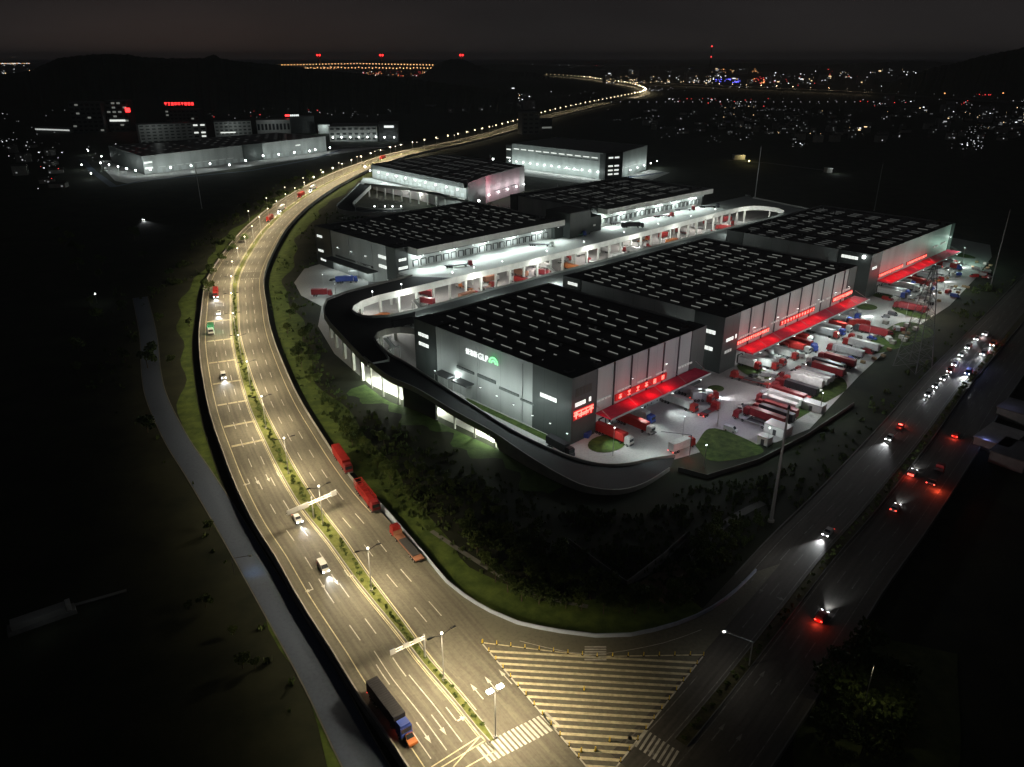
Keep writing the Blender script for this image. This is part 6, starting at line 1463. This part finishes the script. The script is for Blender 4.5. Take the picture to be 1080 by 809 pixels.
# scattered town lights
def lampmesh(r, m): 
    k_ = f'lamp{r:.1f}{m.name}'; return bpy.data.meshes.get(k_) or MB().ball((0, 0, 0), r, seg=5, ring=3).mesh(k_, m)
E1 = {'w': emis('town_white', (.92, .97, 1), 2.6), 'y': emis('town_warm', (1, .72, .38), 2.6), 'o': emis('town_orange', (1, .42, .14), 2.8), 'r': emis('town_red', (1, .06, .06), 2.2), 'b': emis('town_blue', (.12, .12, 1), 4), 'd': emis('town_dim', (.85, .9, .9), .22), 'g': emis('town_grey', (.9, .92, .95), .7)}
city = {k_: MB() for k_ in E1}; hw0 = mat('far_wall', (.25, .25, .26), .85, noise=.2, scale=.1)
def cluster(x0, x1, y0, y1, n, kinds, slope=0, rpx=(.35, .7)):
    cen_ = [(rf.uniform(x0, x1), rf.uniform(y0, y1)) for _ in range(max(3, n // 7))]
    for _ in range(n):
        x = rf.uniform(x0, x1); y = rf.uniform(y0, y1) + slope * (x - x0)
        if n >= 40 and rf.random() < .75: c_ = rf.choice(cen_); x = min(x1, max(x0, rf.gauss(c_[0], (x1 - x0) * .018 + 1.5))); y = min(y1, max(y0, rf.gauss(c_[1], .9)))
        zz = rf.uniform(3, 12); q = gp(x, max(y, 67), zz); d = q.length; r = d / FPX * rf.uniform(*rpx) * .68 * rf.choice([.6, .8, 1, 1.1])
        city[rf.choice(kinds)].ball((q.x, q.y, zz), r, sz=.7, seg=5, ring=3)
cluster(390, 560, 96, 112, 90, 'gddwg'); cluster(500, 560, 98, 104, 24, 'ygw'); cluster(455, 560, 104, 109, 26, 'ywyg', -.02); cluster(300, 470, 94, 118, 34, 'gddd'); cluster(240, 330, 110, 128, 16, 'gddr'); cluster(455, 500, 100, 112, 22, 'wgy')
cluster(560, 680, 96, 104, 14, 'dg'); cluster(640, 700, 80, 88, 40, 'ygwy'); cluster(690, 770, 80, 88, 60, 'wygw'); cluster(755, 785, 83.5, 87, 40, 'b', 0, (.5, .8)); cluster(788, 806, 82, 88, 26, 'rro', 0, (.5, .9)); cluster(750, 800, 73, 77, 26, 'oyo'); cluster(800, 860, 78, 90, 34, 'wrdg')
cluster(560, 640, 67.5, 71, 16, 'dgr'); cluster(690, 730, 70, 76, 10, 'gd'); cluster(850, 940, 71, 82, 60, 'wgrgy'); cluster(900, 945, 68, 73.5, 16, 'ory', 0); cluster(945, 1000, 72, 80, 10, 'yw'); cluster(680, 1000, 88, 96, 50, 'dgdw'); cluster(0, 32, 62.5, 66, 70, 'oyw', 0, (.5, .9)); cluster(0, 36, 67, 78, 44, 'wgyd'); cluster(14, 26, 71, 73, 4, 'r', 0, (1, 1.5))
cluster(375, 450, 75, 80, 60, 'orowr'); cluster(290, 380, 70, 73, 30, 'oyo')
cluster(995, 1075, 83, 90, 24, 'oywy', .05); cluster(985, 997, 94, 99, 6, 'o', 0, (1, 1.6)); cluster(1052, 1060, 96, 99, 4, 'o', 0, (1, 1.8)); cluster(1028, 1045, 99.5, 100.5, 8, 'r')
cluster(880, 1080, 60, 72, 6, 'g'); cluster(700, 1080, 104, 112, 70, 'dggwr'); cluster(760, 1080, 112, 142, 190, 'ddddgddy', 0, (.3, .55)); cluster(640, 900, 112, 135, 70, 'dddgd', 0, (.3, .55)); cluster(1000, 1040, 128, 158, 30, 'ggdw'); cluster(740, 800, 104, 110, 16, 'rwg'); cluster(835, 850, 150, 155, 10, 'wg'); cluster(1020, 1040, 145, 155, 10, 'wg'); cluster(690, 800, 140, 150, 22, 'ddg'); cluster(0, 60, 115, 175, 20, 'dg'); cluster(0, 150, 150, 175, 26, 'ddgw'); cluster(0, 20, 146, 150, 6, 'wg'); cluster(40, 62, 160, 200, 18, 'wgdr'); cluster(40, 100, 105, 130, 10, 'dd'); cluster(205, 300, 108, 124, 20, 'ddgr'); cluster(325, 345, 112, 120, 10, 'rrw'); cluster(345, 420, 108, 124, 24, 'dgd')
for k_, g in city.items():
    if g.v: tag(g.build('town_lights', E1[k_], None), kind='stuff')
# evenly spaced lamps along the far causeway
i = 0
for k_ in range(28):
    x = 645 + k_ * 9.5; y = 110.5 - .004 * k_; q = gp(x, y - 3, 9); t = thing('street_lamp', f'{ordn(k_)} tiny white lamp of the straight row beyond the dark river', 'street lamp', (q.x, q.y, 0), 0, 'row of tiny lamps beyond the river'); mk('pole', MB().tube((0, 0, 0), (0, 0, 9), .25, n=4).mesh('pole', steel) if k_ == 0 else bpy.data.meshes['pole'], t); mk('lamp_head', lampmesh(.9, E1['g']), t, (0, 0, 9))
# far elevated road on the right
fr = smooth([tuple(gp(x, y, 6)[:2]) for x, y in ((655, 86.5), (720, 89), (820, 93.5), (900, 97), (980, 102), (1040, 106), (1110, 110))], 60)
g = MB(); g.strip(fr, 6, 22); g.wall(offset(fr, -11), 3, 7.6, .8); g.wall(offset(fr, 11), 3, 7.6, .8); struct(g.build('far_road', conc_dark)); frs = arc(fr)
for i in range(26):
    p, t_ = along(fr, frs, i * frs[-1] / 26); o = thing('street_lamp', f'{ordn(i)} small lamp along the far straight road on the right', 'street lamp', (p.x, p.y, 6), 0, 'lamps along the far straight road'); mk('lamp_head', lampmesh(1.4 if i < 14 else .9, E1['y'] if i < 16 else E1['d']), o, (0, 0, 9)); mk('pole', MB().tube((0, 0, 0), (0, 0, 9), .2, n=4).mesh('pole_far', steel) if i == 0 else bpy.data.meshes['pole_far'], o)
    if i < 18: light_shared('frl', (0, 0, 12), o, kind='POINT', power=16000, col=(1, .75, .45), soft=2)
for i in range(70):
    if i < 34: x_, y_ = rf.uniform(640, 1010), rf.uniform(76, 90)
    elif i < 52: x_, y_ = rf.uniform(350, 560), rf.uniform(100, 118)
    else: x_, y_ = rf.uniform(880, 1078), rf.uniform(112, 140)
    q = gp(x_, y_, 0); kk = q.length / 2500; w_, h_ = rf.uniform(14, 36) * max(.5, kk), rf.uniform(9, 34) * max(.45, min(1.3, kk)); t = thing('distant_building', f'{ordn(i)} dim block with a few lit windows among the distant town lights', 'building', q, rf.uniform(-.5, .5), 'dim blocks in the distant town')
    MB().box(-w_ / 2, w_ / 2, 0, w_ * .6, 0, h_).build('wall', hw0, t); MB().box(-w_ / 2 - .3, w_ / 2 + .3, -.3, w_ * .6 + .3, h_, h_ + .7).build('roof', conc_dark, t)
    for _ in range(rf.randint(1, 5)):
        u, v, ww = rf.uniform(-w_ * .45, w_ * .35), h_ * rf.uniform(.1, .85), rf.choice([1.4, 2, 4, 8]) * kk; MB().box(u, min(w_ / 2, u + ww), -.3, 0, v, v + 1.5 * kk).build('window', E1[rf.choice('gdwydd')], t)
# TV tower far away
q = gp(748, 79, 0); t = thing('broadcast_tower', 'needle-thin tower with faint red lights on the far skyline', 'tower', (q.x, q.y, 0)); MB().tube((0, 0, 0), (0, 0, 190), 9, 2, n=6).build('shaft', conc_dark, t); MB().ball((0, 0, 190), 6).build('beacon', E1['r'], t); MB().ball((0, -8, 120), 5).build('beacon', E1['r'], t)
# village houses on the dark plain
hw = [mat('house_wall%d' % k_, c, .85, noise=.15, scale=.3) for k_, c in enumerate(((.30, .29, .27), (.22, .21, .2), (.36, .34, .32)))]
house_w = MB().box(-.8, .8, -.12, 0, 0, 1.3).mesh('window', E1['g']); house_wd = MB().box(-.8, .8, -.12, 0, 0, 1.3).mesh('window', E1['d'])
def hm_(k_):
    r = random.Random(k_); w_, d_, h_ = r.uniform(8, 15), r.uniform(7, 11), r.choice([4, 7, 7, 10]); g = MB(); g.box(-w_ / 2, w_ / 2, -d_ / 2, d_ / 2, 0, h_)
    g2 = MB(); e = .5; z = h_; rh = r.uniform(1.6, 2.8)
    g2.face([(-w_ / 2 - e, -d_ / 2 - e, z), (w_ / 2 + e, -d_ / 2 - e, z), (w_ / 2 + e, 0, z + rh), (-w_ / 2 - e, 0, z + rh)]); g2.face([(w_ / 2 + e, d_ / 2 + e, z), (-w_ / 2 - e, d_ / 2 + e, z), (-w_ / 2 - e, 0, z + rh), (w_ / 2 + e, 0, z + rh)])
    g2.face([(-w_ / 2 - e, -d_ / 2 - e, z), (-w_ / 2 - e, 0, z + rh), (-w_ / 2 - e, d_ / 2 + e, z)]); g2.face([(w_ / 2 + e, -d_ / 2 - e, z), (w_ / 2 + e, d_ / 2 + e, z), (w_ / 2 + e, 0, z + rh)])
    return g.mesh('wall', hw[k_ % 3]), g2.mesh('roof', mat('house_roof', (.08, .075, .07), .8)), w_, d_, h_
HM = [hm_(k_) for k_ in range(6)]
def houses(x0, x1, y0, y1, n, label, group):
    for i in range(n):
        q = gp(rf.uniform(x0, x1), rf.uniform(y0, y1), 0); wm_, rm_, w_, d_, h_ = rf.choice(HM); t = thing('village_house', label, 'house', q, rf.uniform(-.5, .5), group); mk('wall', wm_, t); mk('roof', rm_, t)
        for _ in range(rf.choice([0, 1, 1, 2])): mk('window', rf.choice([house_w, house_wd, house_wd, house_wd, house_wd]), t, (rf.uniform(-w_ / 2 + 1, w_ / 2 - 1), -d_ / 2, h_ * rf.choice([.25, .6])))
    relabel(group, label)
houses(820, 1078, 118, 150, 70, 'tiny dim house in the scattered village at upper right', 'houses of the upper right village'); houses(680, 840, 114, 142, 40, 'tiny dim house beyond the dark fields behind the rear halls', 'houses beyond the rear halls'); houses(380, 545, 100, 122, 30, 'tiny dim house in the town left of the far highway', 'houses left of the far highway'); houses(5, 70, 150, 200, 9, 'tiny dim house in the fields at far left', 'houses at far left')
for x, y, lab, w_ in ((779, 168, 'small yellow-lit farm building alone in the dark fields', 14), (873, 182, 'pale hut at the end of the dim lane across the dark fields', 6)):
    q = gp(x, y, 0); t = thing('farm_building', lab, 'building', q, .1); MB().box(-w_ / 2, w_ / 2, -4, 4, 0, 5).build('wall', hw[2], t); MB().box(-w_ / 2 - .4, w_ / 2 + .4, -4.4, 4.4, 5, 5.4).build('roof', steel, t)
    light('POINT', (5, -10, 5), 2600 if w_ > 10 else 900, (1, .85, .35) if w_ > 10 else COOL, t, .6)
q = gp(790, 170, 4); yard_lamp((q.x, q.y, 0), 'yellow lamp right of the lone farm building in the dark fields', None, 4, 1500, 'yf', (1, .85, .3), .9, emis('yellow_lamp', (1, .85, .3), 6))
g = MB(); g.strip([tuple(gp(x, y, 0)[:2]) for x, y in ((768, 169), (810, 172), (873, 180))], .06, 5); struct(g.build('farm_track', conc_dark))
for x, y, w_, lab in ((1052, 470, 16, 'shed with a pale blue-lit roof edge at the right side'), (1072, 440, 12, 'dark shed behind the blue-lit one at the right edge'), (1068, 486, 14, 'dim shed below the blue-lit one at the right edge')):
    q = gp(x, y, 0); t = thing('shed', lab, 'shed', q, .7); MB().box(-w_ / 2, w_ / 2, -5, 5, 0, 4).build('wall', hw[1], t); MB().box(-w_ / 2 - .4, w_ / 2 + .4, -5.4, 5.4, 4, 4.3).build('roof', conc if 'pale' in lab else conc_dark, t)
light('POINT', gp(1040, 462, 5), 130, (.3, .35, 1), None, .5, name='shed_light')
light('POINT', gp(1066, 420, 8), 110, (.5, .5, 1), None, .5, name='shed_light')

# ================================================================== HAZE
g = MB().box(-24000, 24000, -700, 30000, -1.0, 245)
hmz = bpy.data.materials.new('haze_air'); hmz.use_nodes = True; n_ = hmz.node_tree.nodes; n_.remove(n_['Principled BSDF'])
pv = n_.new('ShaderNodeVolumePrincipled'); pv.inputs['Color'].default_value = (.86, .88, .9, 1); pv.inputs['Density'].default_value = 6.0e-5; pv.inputs['Anisotropy'].default_value = .2
hmz.node_tree.links.new(pv.outputs[0], n_['Material Output'].inputs['Volume'])
tag(g.build('haze', hmz), kind='stuff')
